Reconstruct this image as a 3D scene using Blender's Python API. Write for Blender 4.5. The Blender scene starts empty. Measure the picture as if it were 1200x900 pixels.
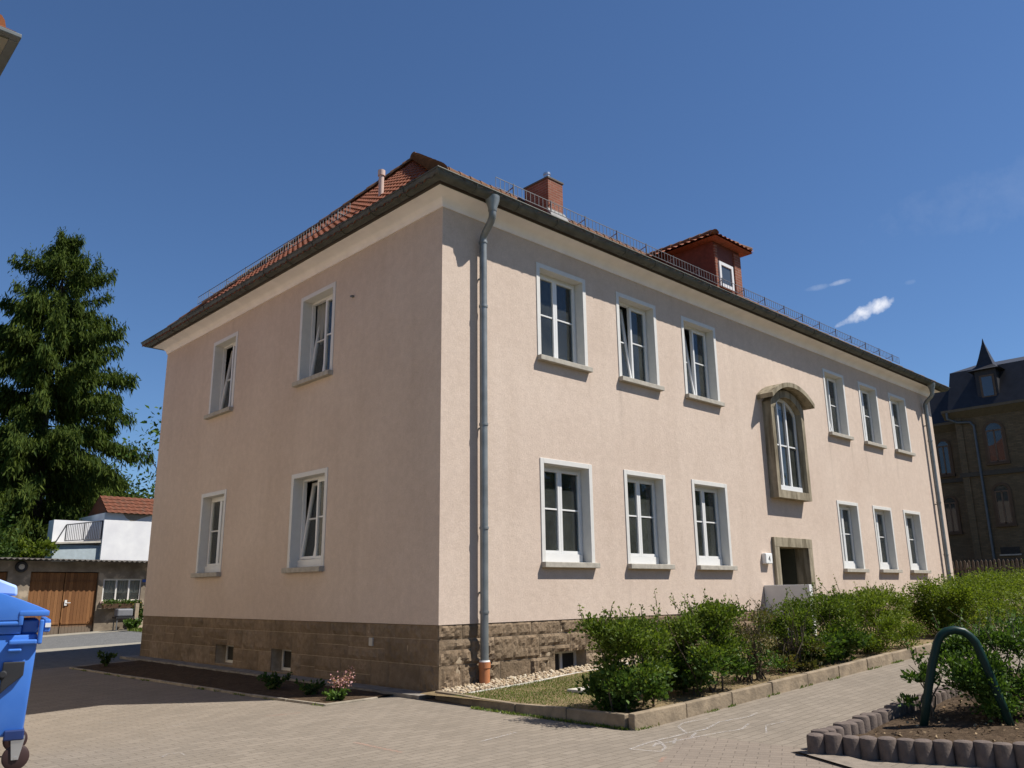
import bpy, bmesh, math, random
import numpy as np
from mathutils import Vector, Matrix, noise

random.seed(7)
RNG = np.random.default_rng(11)
S = bpy.context.scene
COL = S.collection

# ------------------------------------------------------------------ camera
CAM = Vector((-7.583, -9.491, 1.412))
pitch, yaw, roll = map(math.radians, (14.25, 43.75, -0.70))
fw = Vector((math.sin(yaw) * math.cos(pitch), math.cos(yaw) * math.cos(pitch), math.sin(pitch)))
r0 = Vector((math.cos(yaw), -math.sin(yaw), 0))
u0 = r0.cross(fw)
rt = r0 * math.cos(roll) + u0 * math.sin(roll)
up = -r0 * math.sin(roll) + u0 * math.cos(roll)
cd = bpy.data.cameras.new('camera')
cam = bpy.data.objects.new('camera', cd)
COL.objects.link(cam)
M = Matrix((rt, up, -fw)).transposed().to_4x4()
M.translation = CAM
cam.matrix_world = M
cd.sensor_width = 36
cd.lens = 36 * 957.5 / 1200
cd.clip_end = 3000
S.camera = cam

# ------------------------------------------------------------------ sky, sun, exposure
SUN = Vector((0.85, -1.0, 1.84)).normalized()
w = bpy.data.worlds.new('World')
S.world = w
w.use_nodes = True
nt = w.node_tree
N = nt.nodes
for n in list(N):
    N.remove(n)
out = N.new('ShaderNodeOutputWorld')
bg = N.new('ShaderNodeBackground')
sky = N.new('ShaderNodeTexSky')
sky.sky_type = 'NISHITA'
sky.sun_disc = False
sky.sun_elevation = math.asin(SUN.z)
sky.sun_rotation = math.atan2(SUN.x, SUN.y)
sky.altitude = 300
sky.air_density = 1.0
sky.dust_density = 0.0
sky.ozone_density = 10.0
bg.inputs['Strength'].default_value = 0.074


def vmath(op, a, b=None):
    n = N.new('ShaderNodeVectorMath'); n.operation = op
    nt.links.new(a, n.inputs[0])
    if b is not None:
        if isinstance(b, (tuple, list, Vector)):
            n.inputs[1].default_value = tuple(b)
        else:
            nt.links.new(b, n.inputs[1])
    return n.outputs['Value'] if op == 'DOT_PRODUCT' else n.outputs[0]


def fmath(op, a, b=None, clamp=False):
    n = N.new('ShaderNodeMath'); n.operation = op; n.use_clamp = clamp
    for i, x in enumerate((a, b)):
        if x is None:
            continue
        if isinstance(x, (int, float)):
            n.inputs[i].default_value = x
        else:
            nt.links.new(x, n.inputs[i])
    return n.outputs[0]


tc = N.new('ShaderNodeTexCoord')
nz = N.new('ShaderNodeTexNoise')
nz.inputs['Scale'].default_value = 48
nz.inputs['Detail'].default_value = 7
nz.inputs['Roughness'].default_value = 0.62
nt.links.new(tc.outputs['Generated'], nz.inputs['Vector'])
cloud = None
# small fair-weather clouds: (direction, along-axis half size, across half size, density)
for d, along, ra, rb, dens in (
        ((0.8885, 0.3475, 0.300), (0.020, -0.062, 0.026), 0.026, 0.0095, 1.0),
        ((0.883, 0.363, 0.295), (0.020, -0.062, 0.026), 0.022, 0.0055, 0.6),
        ((0.868, 0.368, 0.334), (0.02, -0.05, 0.008), 0.012, 0.0032, 0.30),
        ((0.857, 0.393, 0.331), (0.02, -0.05, 0.002), 0.014, 0.0035, 0.12),
        ((0.897, 0.306, 0.323), (0.02, -0.05, 0.004), 0.006, 0.003, 0.08),
        ((0.905, 0.17, 0.39), (0.02, -0.06, 0.004), 0.16, 0.035, 0.035)):
    d = Vector(d).normalized(); a = Vector(along); a = (a - d * a.dot(d)).normalized(); b = d.cross(a)
    rel = vmath('SUBTRACT', tc.outputs['Generated'], d)
    pa = fmath('DIVIDE', vmath('DOT_PRODUCT', rel, a), ra)
    pb = fmath('DIVIDE', vmath('DOT_PRODUCT', rel, b), rb)
    e = fmath('ADD', fmath('MULTIPLY', pa, pa), fmath('MULTIPLY', pb, pb))
    k = fmath('SUBTRACT', 1.0, e)
    k = fmath('ADD', k, fmath('MULTIPLY', fmath('SUBTRACT', nz.outputs['Fac'], 0.5), 3.0))
    near = fmath('LESS_THAN', e, 6.0)
    k = fmath('MULTIPLY', fmath('MULTIPLY', fmath('MULTIPLY', k, 0.62, True), near), dens)
    cloud = k if cloud is None else fmath('MAXIMUM', cloud, k)
mx = N.new('ShaderNodeMixRGB')
nt.links.new(cloud, mx.inputs['Fac'])
nt.links.new(sky.outputs[0], mx.inputs['Color1'])
mx.inputs['Color2'].default_value = (11.5, 11.3, 11.2, 1)
nt.links.new(mx.outputs[0], bg.inputs['Color'])
nt.links.new(bg.outputs[0], out.inputs[0])

sl = bpy.data.lights.new('sun', 'SUN')
sl.energy = 5.0
sl.angle = math.radians(0.53)
sl.color = (1.0, 0.95, 0.87)
so = bpy.data.objects.new('sun', sl)
COL.objects.link(so)
so.rotation_euler = (-SUN).to_track_quat('-Z', 'Y').to_euler()
S.view_settings.view_transform = 'Standard'
S.view_settings.look = 'None'
S.view_settings.exposure = 0.56
S.view_settings.gamma = 1.0
S.render.engine = 'CYCLES'


# ------------------------------------------------------------------ ground height
def sstep(a, b, t):
    t = min(max((t - a) / (b - a), 0), 1)
    return t * t * (3 - 2 * t)


def zg(x, y):
    if x >= 0:
        return 0.038 * min(x, 45)
    s = 0.010 + 0.026 * sstep(-1, 3, y)
    return s * max(x, -12)


# ------------------------------------------------------------------ tagging
def tag(o, label=None, cat=None, group=None, kind=None):
    if label: o['label'] = label
    if cat: o['category'] = cat
    if group: o['group'] = group
    if kind: o['kind'] = kind
    return o


def thing(name, label, cat, loc=(0, 0, 0), group=None, rotz=0):
    o = bpy.data.objects.new(name, None)
    o.empty_display_size = 0.2
    COL.objects.link(o)
    o.location = loc
    o.rotation_euler = (0, 0, rotz)
    return tag(o, label, cat, group)


def copy_tree(o, parent=None):
    c = o.copy()
    COL.objects.link(c)
    if parent is not None:
        c.parent = parent
    for ch in [x for x in o.children]:
        copy_tree(ch, c)
    return c


# ------------------------------------------------------------------ mesh builder
class MB:
    def __init__(self):
        self.v = []; self.f = []

    def add(self, vs, fs):
        n = len(self.v)
        self.v.extend([tuple(v) for v in vs])
        self.f.extend([tuple(i + n for i in f) for f in fs])

    def box(self, x0, y0, z0, x1, y1, z1):
        self.hexa([(x0, y0, z0), (x1, y0, z0), (x1, y1, z0), (x0, y1, z0), (x0, y0, z1), (x1, y0, z1), (x1, y1, z1), (x0, y1, z1)])

    def hexa(self, p):
        self.add(p, [(0, 3, 2, 1), (4, 5, 6, 7), (0, 1, 5, 4), (1, 2, 6, 5), (2, 3, 7, 6), (3, 0, 4, 7)])

    def quad(self, a, b, c, d):
        self.add([a, b, c, d], [(0, 1, 2, 3)])

    def bar(self, a, b, wx, wz, upv=(0, 0, 1)):
        a = Vector(a); b = Vector(b); d = (b - a).normalized(); u = Vector(upv)
        s = d.cross(u)
        if s.length < 1e-4:
            s = d.cross(Vector((1, 0, 0)))
        s.normalize(); u = s.cross(d).normalized()
        s *= wx / 2; u *= wz / 2
        self.hexa([a - s - u, a + s - u, b + s - u, b - s - u, a - s + u, a + s + u, b + s + u, b - s + u])

    def tube(self, pts, r, n=8, caps=True):
        pts = [Vector(p) for p in pts]
        rr = r if isinstance(r, (list, tuple)) else [r] * len(pts)
        t0 = (pts[1] - pts[0]).normalized()
        s = t0.orthogonal().normalized()
        rings = []
        for i, p in enumerate(pts):
            if i == 0: t = t0
            elif i == len(pts) - 1: t = (pts[i] - pts[i - 1]).normalized()
            else: t = ((pts[i + 1] - p).normalized() + (p - pts[i - 1]).normalized()).normalized()
            s = (s - t * s.dot(t)).normalized(); b = t.cross(s)
            rings.append([p + (s * math.cos(2 * math.pi * k / n) + b * math.sin(2 * math.pi * k / n)) * rr[i] for k in range(n)])
        vs = [q for R in rings for q in R]
        fs = []
        for i in range(len(pts) - 1):
            for k in range(n):
                a = i * n + k; c = i * n + (k + 1) % n
                fs.append((a, c, c + n, a + n))
        if caps:
            fs.append(tuple(range(n - 1, -1, -1)))
            m = (len(pts) - 1) * n
            fs.append(tuple(range(m, m + n)))
        self.add(vs, fs)

    def lathe(self, prof, c=(0, 0, 0), n=16, axis='z'):
        vs = []; fs = []
        for r, h in prof:
            for k in range(n):
                a = 2 * math.pi * k / n
                p = (r * math.cos(a), r * math.sin(a), h)
                if axis == 'y': p = (p[0], p[2], p[1])
                if axis == 'x': p = (p[2], p[0], p[1])
                vs.append((p[0] + c[0], p[1] + c[1], p[2] + c[2]))
        for i in range(len(prof) - 1):
            for k in range(n):
                a = i * n + k; b = i * n + (k + 1) % n
                fs.append((a, b, b + n, a + n))
        fs.append(tuple(range(n - 1, -1, -1)))
        m = (len(prof) - 1) * n
        fs.append(tuple(range(m, m + n)))
        self.add(vs, fs)

    def prism(self, poly, fn, d0, d1):
        """poly of (a,b), fn(a,b,d)->xyz"""
        n = len(poly)
        vs = [fn(a, b, d0) for a, b in poly] + [fn(a, b, d1) for a, b in poly]
        fs = [tuple(range(n - 1, -1, -1)), tuple(range(n, 2 * n))]
        for i in range(n):
            j = (i + 1) % n
            fs.append((i, j, j + n, i + n))
        self.add(vs, fs)

    def build(self, name, mat, parent=None, smooth=False, bevel=0.0, local=False, fix=True):
        off = Vector((0, 0, 0))
        if parent is not None and not local:
            p = parent
            while p is not None:
                off += p.location
                p = p.parent
        me = bpy.data.meshes.new(name)
        me.from_pydata([(v[0] - off.x, v[1] - off.y, v[2] - off.z) for v in self.v], [], self.f)
        if fix:
            bm = bmesh.new(); bm.from_mesh(me)
            bmesh.ops.recalc_face_normals(bm, faces=bm.faces)
            if bevel:
                bmesh.ops.bevel(bm, geom=[e for e in bm.edges if len(e.link_faces) == 2 and e.calc_face_angle(0) > 0.5],
                                offset=bevel, segments=2, profile=0.5, affect='EDGES', clamp_overlap=True)
            bm.to_mesh(me); bm.free()
        if smooth:
            me.polygons.foreach_set('use_smooth', [True] * len(me.polygons))
            if smooth != 'all':
                try:
                    me.set_sharp_from_angle(angle=math.radians(40))
                except Exception:
                    pass
        me.materials.append(mat)
        o = bpy.data.objects.new(name, me)
        COL.objects.link(o)
        if parent is not None:
            o.parent = parent
        return o


# ------------------------------------------------------------------ materials
class NT:
    def __init__(self, name):
        self.m = bpy.data.materials.new(name)
        self.m.use_nodes = True
        self.t = self.m.node_tree
        self.b = self.t.nodes['Principled BSDF']
        self.out = self.t.nodes['Material Output']
        self._c = None

    def n(self, kind, **kw):
        x = self.t.nodes.new('ShaderNode' + kind)
        for k, v in kw.items():
            if k in x.inputs:
                x.inputs[k].default_value = v
            else:
                setattr(x, k, v)
        return x

    def l(self, a, b): self.t.links.new(a, b)

    def co(self):
        if self._c is None:
            self._c = self.n('TexCoord').outputs['Object']
        return self._c

    def noise(self, scale, detail=4, rough=0.55, stretch=None, dist=0.0):
        x = self.n('TexNoise', Scale=scale, Detail=detail, Roughness=rough, Distortion=dist)
        src = self.co()
        if stretch:
            mp = self.n('Mapping'); mp.inputs['Scale'].default_value = stretch
            self.l(src, mp.inputs['Vector']); src = mp.outputs[0]
        self.l(src, x.inputs['Vector'])
        return x.outputs['Fac']

    def ramp(self, fac, stops):
        r = self.n('ValToRGB')
        el = r.color_ramp.elements
        while len(el) < len(stops): el.new(0.5)
        for e, (p, c) in zip(el, stops):
            e.position = p
            e.color = (*c, 1) if len(c) == 3 else c
        self.l(fac, r.inputs[0])
        return r.outputs['Color']

    def mix(self, fac, a, b, mode='MIX'):
        x = self.n('MixRGB', blend_type=mode)
        for i, s in ((0, fac), (1, a), (2, b)):
            if isinstance(s, (int, float)): x.inputs[i].default_value = s
            elif isinstance(s, tuple): x.inputs[i].default_value = (*s, 1)
            else: self.l(s, x.inputs[i])
        return x.outputs[0]

    def bump(self, h, strength=0.3, dist=0.02, chain=None):
        b = self.n('Bump', Strength=strength, Distance=dist)
        self.l(h, b.inputs['Height'])
        if chain is not None: self.l(chain, b.inputs['Normal'])
        self.l(b.outputs[0], self.b.inputs['Normal'])
        return b.outputs[0]

    def color(self, c):
        if isinstance(c, tuple): self.b.inputs['Base Color'].default_value = (*c, 1)
        else: self.l(c, self.b.inputs['Base Color'])

    def set(self, **kw):
        for k, v in kw.items():
            k2 = {'rough': 'Roughness', 'metal': 'Metallic', 'spec': 'Specular IOR Level', 'coat': 'Coat Weight'}.get(k, k)
            self.b.inputs[k2].default_value = v
        return self


def simple(name, c, rough=0.6, var=0.15, scale=6, metal=0.0, spec=0.4, bump=0.0, bscale=60):
    m = NT(name)
    f = m.noise(scale, 5)
    m.color(m.ramp(f, [(0.25, tuple(x * (1 - var) for x in c)), (0.75, tuple(min(1, x * (1 + var)) for x in c))]))
    m.set(rough=rough, metal=metal, spec=spec)
    if bump: m.bump(m.noise(bscale, 4), bump, 0.01)
    return m.m


def mat_plaster():
    m = NT('pale_pink_render')
    big = m.noise(0.55, 4)
    streak = m.noise(1.0, 5, stretch=(2.2, 2.2, 0.16))
    fine = m.noise(42, 4, 0.7)
    c = m.ramp(big, [(0.3, (0.59, 0.476, 0.394)), (0.7, (0.655, 0.54, 0.452))])
    c = m.mix(m.ramp(streak, [(0.50, (0, 0, 0)), (0.75, (0.22, 0.22, 0.22))]), c, (0.46, 0.365, 0.29))
    c = m.mix(m.ramp(fine, [(0.35, (0.0, 0, 0)), (0.7, (1, 1, 1))]), m.mix(1.0, c, (0.86, 0.85, 0.84), 'MULTIPLY'), c)
    mot = m.noise(6.5, 6, 0.75)
    c = m.mix(m.ramp(mot, [(0.40, (0, 0, 0)), (0.66, (1, 1, 1))]), m.mix(1.0, c, (0.90, 0.895, 0.89), 'MULTIPLY'), c)
    sep = m.n('SeparateXYZ'); m.l(m.co(), sep.inputs[0])
    nx = m.n('Math', operation='DIVIDE'); m.l(sep.outputs[0], nx.inputs[0]); nx.inputs[1].default_value = 20.56
    wob = m.n('Math', operation='MULTIPLY_ADD'); m.l(m.noise(3, 3), wob.inputs[0]); wob.inputs[1].default_value = 0.006; m.l(nx.outputs[0], wob.inputs[2])
    stops = [(0.0, (0, 0, 0))]
    for xe, wd, am in ((3.45, .07, .5), (4.35, .10, .9), (7.85, .07, .6), (10.4, .35, .25), (12.95, .10, 1.0), (14.25, .09, .9), (15.12, .10, 1.0), (16.38, .09, .9), (17.2, .10, 1.0)):
        p = (xe + 0.06) / 20.56; q = wd / 20.56
        stops += [(p - q, (0, 0, 0)), (p, (am, am, am)), (p + q, (0, 0, 0))]
    xm = m.ramp(wob.outputs[0], stops)
    nz_ = m.n('Math', operation='DIVIDE'); m.l(sep.outputs[2], nz_.inputs[0]); nz_.inputs[1].default_value = 8.0
    zm = m.ramp(nz_.outputs[0], [(0.12, (0.15, 0.15, 0.15)), (0.21, (0.7, 0.7, 0.7)), (0.222, (0, 0, 0)), (0.44, (0, 0, 0)), (0.56, (0.35, 0.35, 0.35)), (0.655, (1, 1, 1)), (0.66, (0, 0, 0))])
    sm = m.mix(1.0, m.mix(1.0, xm, zm, 'MULTIPLY'), m.ramp(m.noise(9, 5, 0.7, stretch=(1, 1, 0.25)), [(0.35, (0.15, 0.15, 0.15)), (0.65, (0.75, 0.75, 0.75))]), 'MULTIPLY')
    c = m.mix(sm, c, (0.33, 0.265, 0.215))
    m.color(c)
    m.set(rough=0.95, spec=0.1)
    b = m.bump(m.noise(75, 3, 0.75), 0.45, 0.008)
    m.bump(m.noise(13, 6, 0.72), 0.28, 0.02, b)
    return m.m


def mat_sandstone():
    m = NT('brown_sandstone')
    isl = m.n('NewGeometry').outputs['Random Per Island']
    base = m.ramp(isl, [(0.0, (0.235, 0.172, 0.115)), (0.35, (0.29, 0.215, 0.145)), (0.7, (0.255, 0.188, 0.125)), (1.0, (0.325, 0.248, 0.175))])
    f = m.noise(9, 6, 0.65)
    c = m.mix(m.ramp(f, [(0.35, (0, 0, 0)), (0.7, (0.8, 0.8, 0.8))]), base, (0.16, 0.112, 0.07))
    c = m.mix(m.ramp(m.noise(1.4, 5, 0.65), [(0.42, (0, 0, 0)), (0.68, (0.6, 0.6, 0.6))]), c, (0.105, 0.08, 0.052))
    m.color(c); m.set(rough=0.95, spec=0.1)
    m.bump(m.noise(24, 6, 0.75), 0.9, 0.03)
    return m.m


def mat_tile(name='red_roof_tile', dark=0.35):
    m = NT(name)
    q = 0.55 if 'old' in name else 1.0
    f = m.noise(3.2, 5, 0.65); g = m.noise(25, 4)
    c = m.ramp(g, [(0.3, (0.18 * q, 0.062 * q, 0.034 * q)), (0.7, (0.30 * q, 0.108 * q, 0.057 * q))])
    c = m.mix(m.ramp(f, [(0.5, (0, 0, 0)), (0.72, (dark * 2, dark * 2, dark * 2))]), c, (0.07, 0.05, 0.035))
    m.color(c); m.set(rough=0.8, spec=0.25)
    m.bump(g, 0.2, 0.01)
    return m.m


def mat_brick(name, c1, c2, mortar, scale=1.0, bw=0.25, bh=0.075, coords='auto'):
    m = NT(name)
    sep = m.n('SeparateXYZ'); m.l(m.co(), sep.inputs[0])
    cmb = m.n('CombineXYZ')
    ad = m.n('Math', operation='ADD'); m.l(sep.outputs[0], ad.inputs[0]); m.l(sep.outputs[1], ad.inputs[1])
    m.l(ad.outputs[0], cmb.inputs[0]); m.l(sep.outputs[2], cmb.inputs[1])
    b = m.n('TexBrick', Scale=scale)
    b.inputs['Brick Width'].default_value = bw; b.inputs['Row Height'].default_value = bh
    b.inputs['Mortar Size'].default_value = 0.008
    b.inputs['Color1'].default_value = (*c1, 1); b.inputs['Color2'].default_value = (*c2, 1); b.inputs['Mortar'].default_value = (*mortar, 1)
    m.l(cmb.outputs[0], b.inputs['Vector'])
    c = m.mix(m.ramp(m.noise(2.5, 5), [(0.4, (0, 0, 0)), (0.8, (0.6, 0.6, 0.6))]), b.outputs['Color'], tuple(x * 0.5 for x in c1))
    m.color(c); m.set(rough=0.9, spec=0.2)
    inv = m.n('Math', operation='SUBTRACT'); inv.inputs[0].default_value = 1.0; m.l(b.outputs['Fac'], inv.inputs[1])
    m.bump(inv.outputs[0], 0.5, 0.01)
    return m.m


def mat_pavers(name, c1, c2, mortar, bw=0.2, bh=0.1, rot=0.0):
    m = NT(name)
    mp = m.n('Mapping'); mp.inputs['Rotation'].default_value = (0, 0, rot); m.l(m.co(), mp.inputs['Vector'])
    b = m.n('TexBrick', Scale=1.0)
    b.inputs['Brick Width'].default_value = bw; b.inputs['Row Height'].default_value = bh
    b.inputs['Mortar Size'].default_value = 0.006; b.inputs['Mortar Smooth'].default_value = 0.3
    b.inputs['Bias'].default_value = -0.15
    b.inputs['Color1'].default_value = (*c1, 1); b.inputs['Color2'].default_value = (*c2, 1); b.inputs['Mortar'].default_value = (*mortar, 1)
    m.l(mp.outputs[0], b.inputs['Vector'])
    big = m.noise(0.8, 6, 0.6); mid = m.noise(5, 5, 0.65); fine = m.noise(90, 3, 0.7)
    c = m.mix(m.ramp(big, [(0.42, (0, 0, 0)), (0.72, (0.55, 0.55, 0.55))]), b.outputs['Color'], tuple(x * 0.68 for x in c1))
    c = m.mix(m.ramp(mid, [(0.5, (0, 0, 0)), (0.8, (0.5, 0.5, 0.5))]), c, tuple(min(1, x * 1.22) for x in c2))
    c = m.mix(m.ramp(fine, [(0.3, (0, 0, 0)), (0.7, (1, 1, 1))]), m.mix(1.0, c, (0.8, 0.79, 0.78), 'MULTIPLY'), c)
    st = m.noise(1.9, 6, 0.7)
    c = m.mix(m.ramp(st, [(0.56, (0, 0, 0)), (0.72, (0.4, 0.4, 0.4))]), c, tuple(x * 0.6 for x in c1))
    m.color(c); m.set(rough=0.92, spec=0.15)
    inv = m.n('Math', operation='SUBTRACT'); inv.inputs[0].default_value = 1.0; m.l(b.outputs['Fac'], inv.inputs[1])
    bb = m.bump(inv.outputs[0], 0.6, 0.006)
    m.bump(mid, 0.25, 0.02, bb)
    return m.m


def mat_soil(name, c, var=0.5, scale=14):
    m = NT(name)
    f = m.noise(scale, 7, 0.7); g = m.noise(scale * 0.2, 4)
    col = m.ramp(f, [(0.3, tuple(x * (1 - var) for x in c)), (0.7, tuple(x * (1 + var) for x in c))])
    col = m.mix(m.ramp(g, [(0.45, (0, 0, 0)), (0.7, (0.6, 0.6, 0.6))]), col, tuple(x * 0.7 for x in c))
    m.color(col); m.set(rough=1.0, spec=0.05)
    m.bump(f, 0.9, 0.04)
    return m.m


def mat_leaf(name, stops, trans=0.3, rough=0.55, spec=0.25):
    m = NT(name)
    isl = m.n('NewGeometry').outputs['Random Per Island']
    k = [(i / (len(stops) - 1), c) for i, c in enumerate(stops)]
    c = m.ramp(isl, k)
    c = m.mix(m.ramp(m.noise(1.6, 3), [(0.4, (0, 0, 0)), (0.7, (0.45, 0.45, 0.45))]), c, tuple(x * 0.6 for x in stops[0]))
    m.color(c); m.set(rough=rough, spec=spec)
    tr = m.n('BsdfTranslucent')
    m.l(m.mix(1.0, c, (1.5, 1.6, 0.7), 'MULTIPLY'), tr.inputs['Color'])
    ms = m.n('MixShader'); ms.inputs[0].default_value = trans
    m.l(m.b.outputs[0], ms.inputs[1]); m.l(tr.outputs[0], ms.inputs[2]); m.l(ms.outputs[0], m.out.inputs['Surface'])
    return m.m


def mat_glass(name='window_glass', tint=0.85, ior=1.45):
    m = NT(name)
    t = m.n('BsdfTransparent'); t.inputs[0].default_value = (tint, tint * 1.03, tint, 1)
    g = m.n('BsdfGlossy'); g.inputs['Roughness'].default_value = 0.02; g.inputs[0].default_value = (0.9, 0.92, 0.95, 1)
    wob = m.n('Bump', Strength=0.06, Distance=0.03); m.l(m.noise(2.2, 2), wob.inputs['Height']); m.l(wob.outputs[0], g.inputs['Normal'])
    fr = m.n('Fresnel', IOR=ior)
    ms = m.n('MixShader'); df = m.n('BsdfDiffuse'); df.inputs[0].default_value = (0.48, 0.52, 0.48, 1)
    md = m.n('MixShader'); m.l(m.ramp(m.noise(1.3, 4), [(0.3, (0.035, 0.035, 0.035)), (0.7, (0.10, 0.10, 0.10))]), md.inputs[0]); m.l(t.outputs[0], md.inputs[1]); m.l(df.outputs[0], md.inputs[2])
    m.l(fr.outputs[0], ms.inputs[0]); m.l(md.outputs[0], ms.inputs[1]); m.l(g.outputs[0], ms.inputs[2])
    m.l(ms.outputs[0], m.out.inputs['Surface'])
    return m.m


def mat_planks():
    m = NT('brown_plank_wood')
    sep = m.n('SeparateXYZ'); m.l(m.co(), sep.inputs[0])
    mo = m.n('Math', operation='MULTIPLY'); mo.inputs[1].default_value = 8.5; m.l(sep.outputs[0], mo.inputs[0])
    fl = m.n('Math', operation='FLOOR'); m.l(mo.outputs[0], fl.inputs[0])
    wn = m.n('TexWhiteNoise', noise_dimensions='1D'); m.l(fl.outputs[0], wn.inputs['W'])
    c = m.ramp(wn.outputs['Value'], [(0, (0.15, 0.065, 0.024)), (1, (0.25, 0.118, 0.046))])
    g = m.noise(12, 5, 0.6, stretch=(6, 1, 0.4))
    c = m.mix(m.ramp(g, [(0.4, (0, 0, 0)), (0.75, (0.7, 0.7, 0.7))]), c, (0.11, 0.05, 0.02))
    # grey, weathered foot of the boards
    wz = m.n('MapRange'); wz.inputs[1].default_value = 0.42; wz.inputs[2].default_value = 0.30; m.l(sep.outputs[2], wz.inputs[0])
    c = m.mix(wz.outputs[0], c, (0.15, 0.115, 0.085))
    m.color(c); m.set(rough=0.75, spec=0.25)
    fr = m.n('Math', operation='FRACT'); m.l(mo.outputs[0], fr.inputs[0])
    r = m.ramp(fr.outputs[0], [(0.0, (0, 0, 0)), (0.06, (1, 1, 1))])
    m.bump(r, 0.8, 0.02)
    return m.m


def mat_peeling():
    m = NT('grey_peeling_plaster')
    f = m.noise(1.7, 5, 0.6)
    c = m.ramp(f, [(0.38, (0.16, 0.13, 0.098)), (0.55, (0.235, 0.195, 0.148)), (0.62, (0.38, 0.31, 0.23))])
    m.color(c); m.set(rough=0.95, spec=0.1); m.bump(f, 0.3, 0.02)
    return m.m


def mat_chalk(name, c):
    m = NT(name)
    m.color(c); m.set(rough=1.0, spec=0.0)
    t = m.n('BsdfTransparent')
    f = m.ramp(m.noise(45, 4, 0.8), [(0.44, (0, 0, 0)), (0.68, (0.45, 0.45, 0.45))])
    ms = m.n('MixShader'); m.l(f, ms.inputs[0]); m.l(t.outputs[0], ms.inputs[1]); m.l(m.b.outputs[0], ms.inputs[2])
    m.l(ms.outputs[0], m.out.inputs['Surface'])
    return m.m


def mat_oldstone():
    m = NT('weathered_grey_stone')
    c = m.ramp(m.noise(6, 5), [(0.3, (0.25, 0.215, 0.155)), (0.7, (0.33, 0.285, 0.21))])
    st = m.noise(1.6, 5, 0.6, stretch=(3, 6, 0.5))
    c = m.mix(m.ramp(st, [(0.45, (0, 0, 0)), (0.68, (0.85, 0.85, 0.85))]), c, (0.075, 0.06, 0.035))
    m.color(c); m.set(rough=0.92, spec=0.1); m.bump(m.noise(32, 4), 0.4, 0.01)
    return m.m


PLASTER = mat_plaster()
STONE = mat_sandstone()
MORTAR = simple('lime_mortar', (0.33, 0.26, 0.18), 0.95, 0.25, 12)
TILE = mat_tile()
TILEDARK = simple('mossy_ridge_tile', (0.135, 0.066, 0.034), 0.95, 0.65, 6, bump=0.5, bscale=20)
WHITE = simple('white_window_paint', (0.60, 0.585, 0.55), 0.5, 0.05, 9)
PVC = simple('white_plastic_frame', (0.66, 0.655, 0.64), 0.3, 0.03, 9, spec=0.5)
COVE = simple('cream_cornice_paint', (0.78, 0.735, 0.705), 0.85, 0.08, 3)
ZINC = simple('weathered_zinc', (0.076, 0.079, 0.067), 0.6, 0.4, 5, metal=0.15)
ZINCPIPE = simple('grey_zinc_pipe', (0.20, 0.215, 0.215), 0.45, 0.3, 4, metal=0.4)
SILL = simple('grey_concrete_sill', (0.36, 0.33, 0.28), 0.9, 0.22, 11, bump=0.3)
OLDSTONE = mat_oldstone()
GLASS = mat_glass()
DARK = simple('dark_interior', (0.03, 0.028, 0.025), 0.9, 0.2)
CURTAIN = simple('pale_net_curtain', (0.30, 0.30, 0.28), 0.9, 0.08)
REDWALL = simple('dark_red_cladding', (0.12, 0.034, 0.02), 0.75, 0.25, 10, bump=0.2)
CHIMBRICK = mat_brick('chimney_brick', (0.27, 0.095, 0.06), (0.19, 0.068, 0.042), (0.26, 0.19, 0.145))
DARKBRICK = mat_brick('dark_yellow_brick', (0.155, 0.115, 0.07), (0.105, 0.08, 0.05), (0.09, 0.077, 0.058))
STEEL = simple('bright_steel', (0.6, 0.6, 0.6), 0.3, 0.1, metal=0.9)
TERRA = simple('orange_clay_pipe', (0.42, 0.16, 0.065), 0.6, 0.12, 8)
KERB = simple('brown_concrete_kerb', (0.225, 0.175, 0.118), 0.95, 0.45, 4, bump=0.9, bscale=22)
CONC = simple('pale_concrete', (0.42, 0.39, 0.34), 0.95, 0.22, 6, bump=0.4)
PAVER = mat_pavers('beige_block_paving', (0.255, 0.217, 0.175), (0.21, 0.178, 0.142), (0.165, 0.139, 0.11), 0.22, 0.11, 0.0)
PAVERRED = mat_pavers('reddish_block_paving', (0.245, 0.203, 0.165), (0.21, 0.174, 0.142), (0.175, 0.144, 0.116), 0.2, 0.1, math.radians(62))
ASPHALT = mat_soil('worn_asphalt', (0.15, 0.15, 0.148), 0.3, 22)
STRIPC = simple('worn_concrete', (0.25, 0.23, 0.19), 0.95, 0.25, 3, bump=0.4)
TILEOLD = mat_tile('old_brown_red_tile', 0.5)
EARTH = mat_soil('grassy_ground', (0.10, 0.11, 0.04), 0.4, 5)
SOIL = mat_soil('garden_soil', (0.080, 0.056, 0.037))
LAWN = mat_soil('dry_lawn_earth', (0.20, 0.15, 0.085), 0.35, 9)
PEBBLE = None
IRON = simple('dark_iron', (0.15, 0.16, 0.165), 0.55, 0.2, metal=0.5)
SLATE = simple('black_slate', (0.018, 0.018, 0.022), 0.55, 0.35, 3, spec=0.4)


def m_island(name, stops, rough=0.9, bump=0.0):
    m = NT(name)
    isl = m.n('NewGeometry').outputs['Random Per Island']
    m.color(m.ramp(isl, [(i / (len(stops) - 1), c) for i, c in enumerate(stops)]))
    m.set(rough=rough, spec=0.2)
    if bump: m.bump(m.noise(60, 4), bump, 0.01)
    return m.m


PEBBLE = m_island('pale_pebbles', [(0.31, 0.23, 0.14), (0.44, 0.37, 0.27), (0.24, 0.165, 0.10), (0.50, 0.44, 0.34)])
PALIS = simple('grey_brown_palisade', (0.115, 0.088, 0.074), 0.95, 0.3, 14, bump=0.5, bscale=50)

LX, LY = 20.56, 11.28
Z0, ZC = 0.96, 7.46            # foot of the render, foot of the cornice


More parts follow.
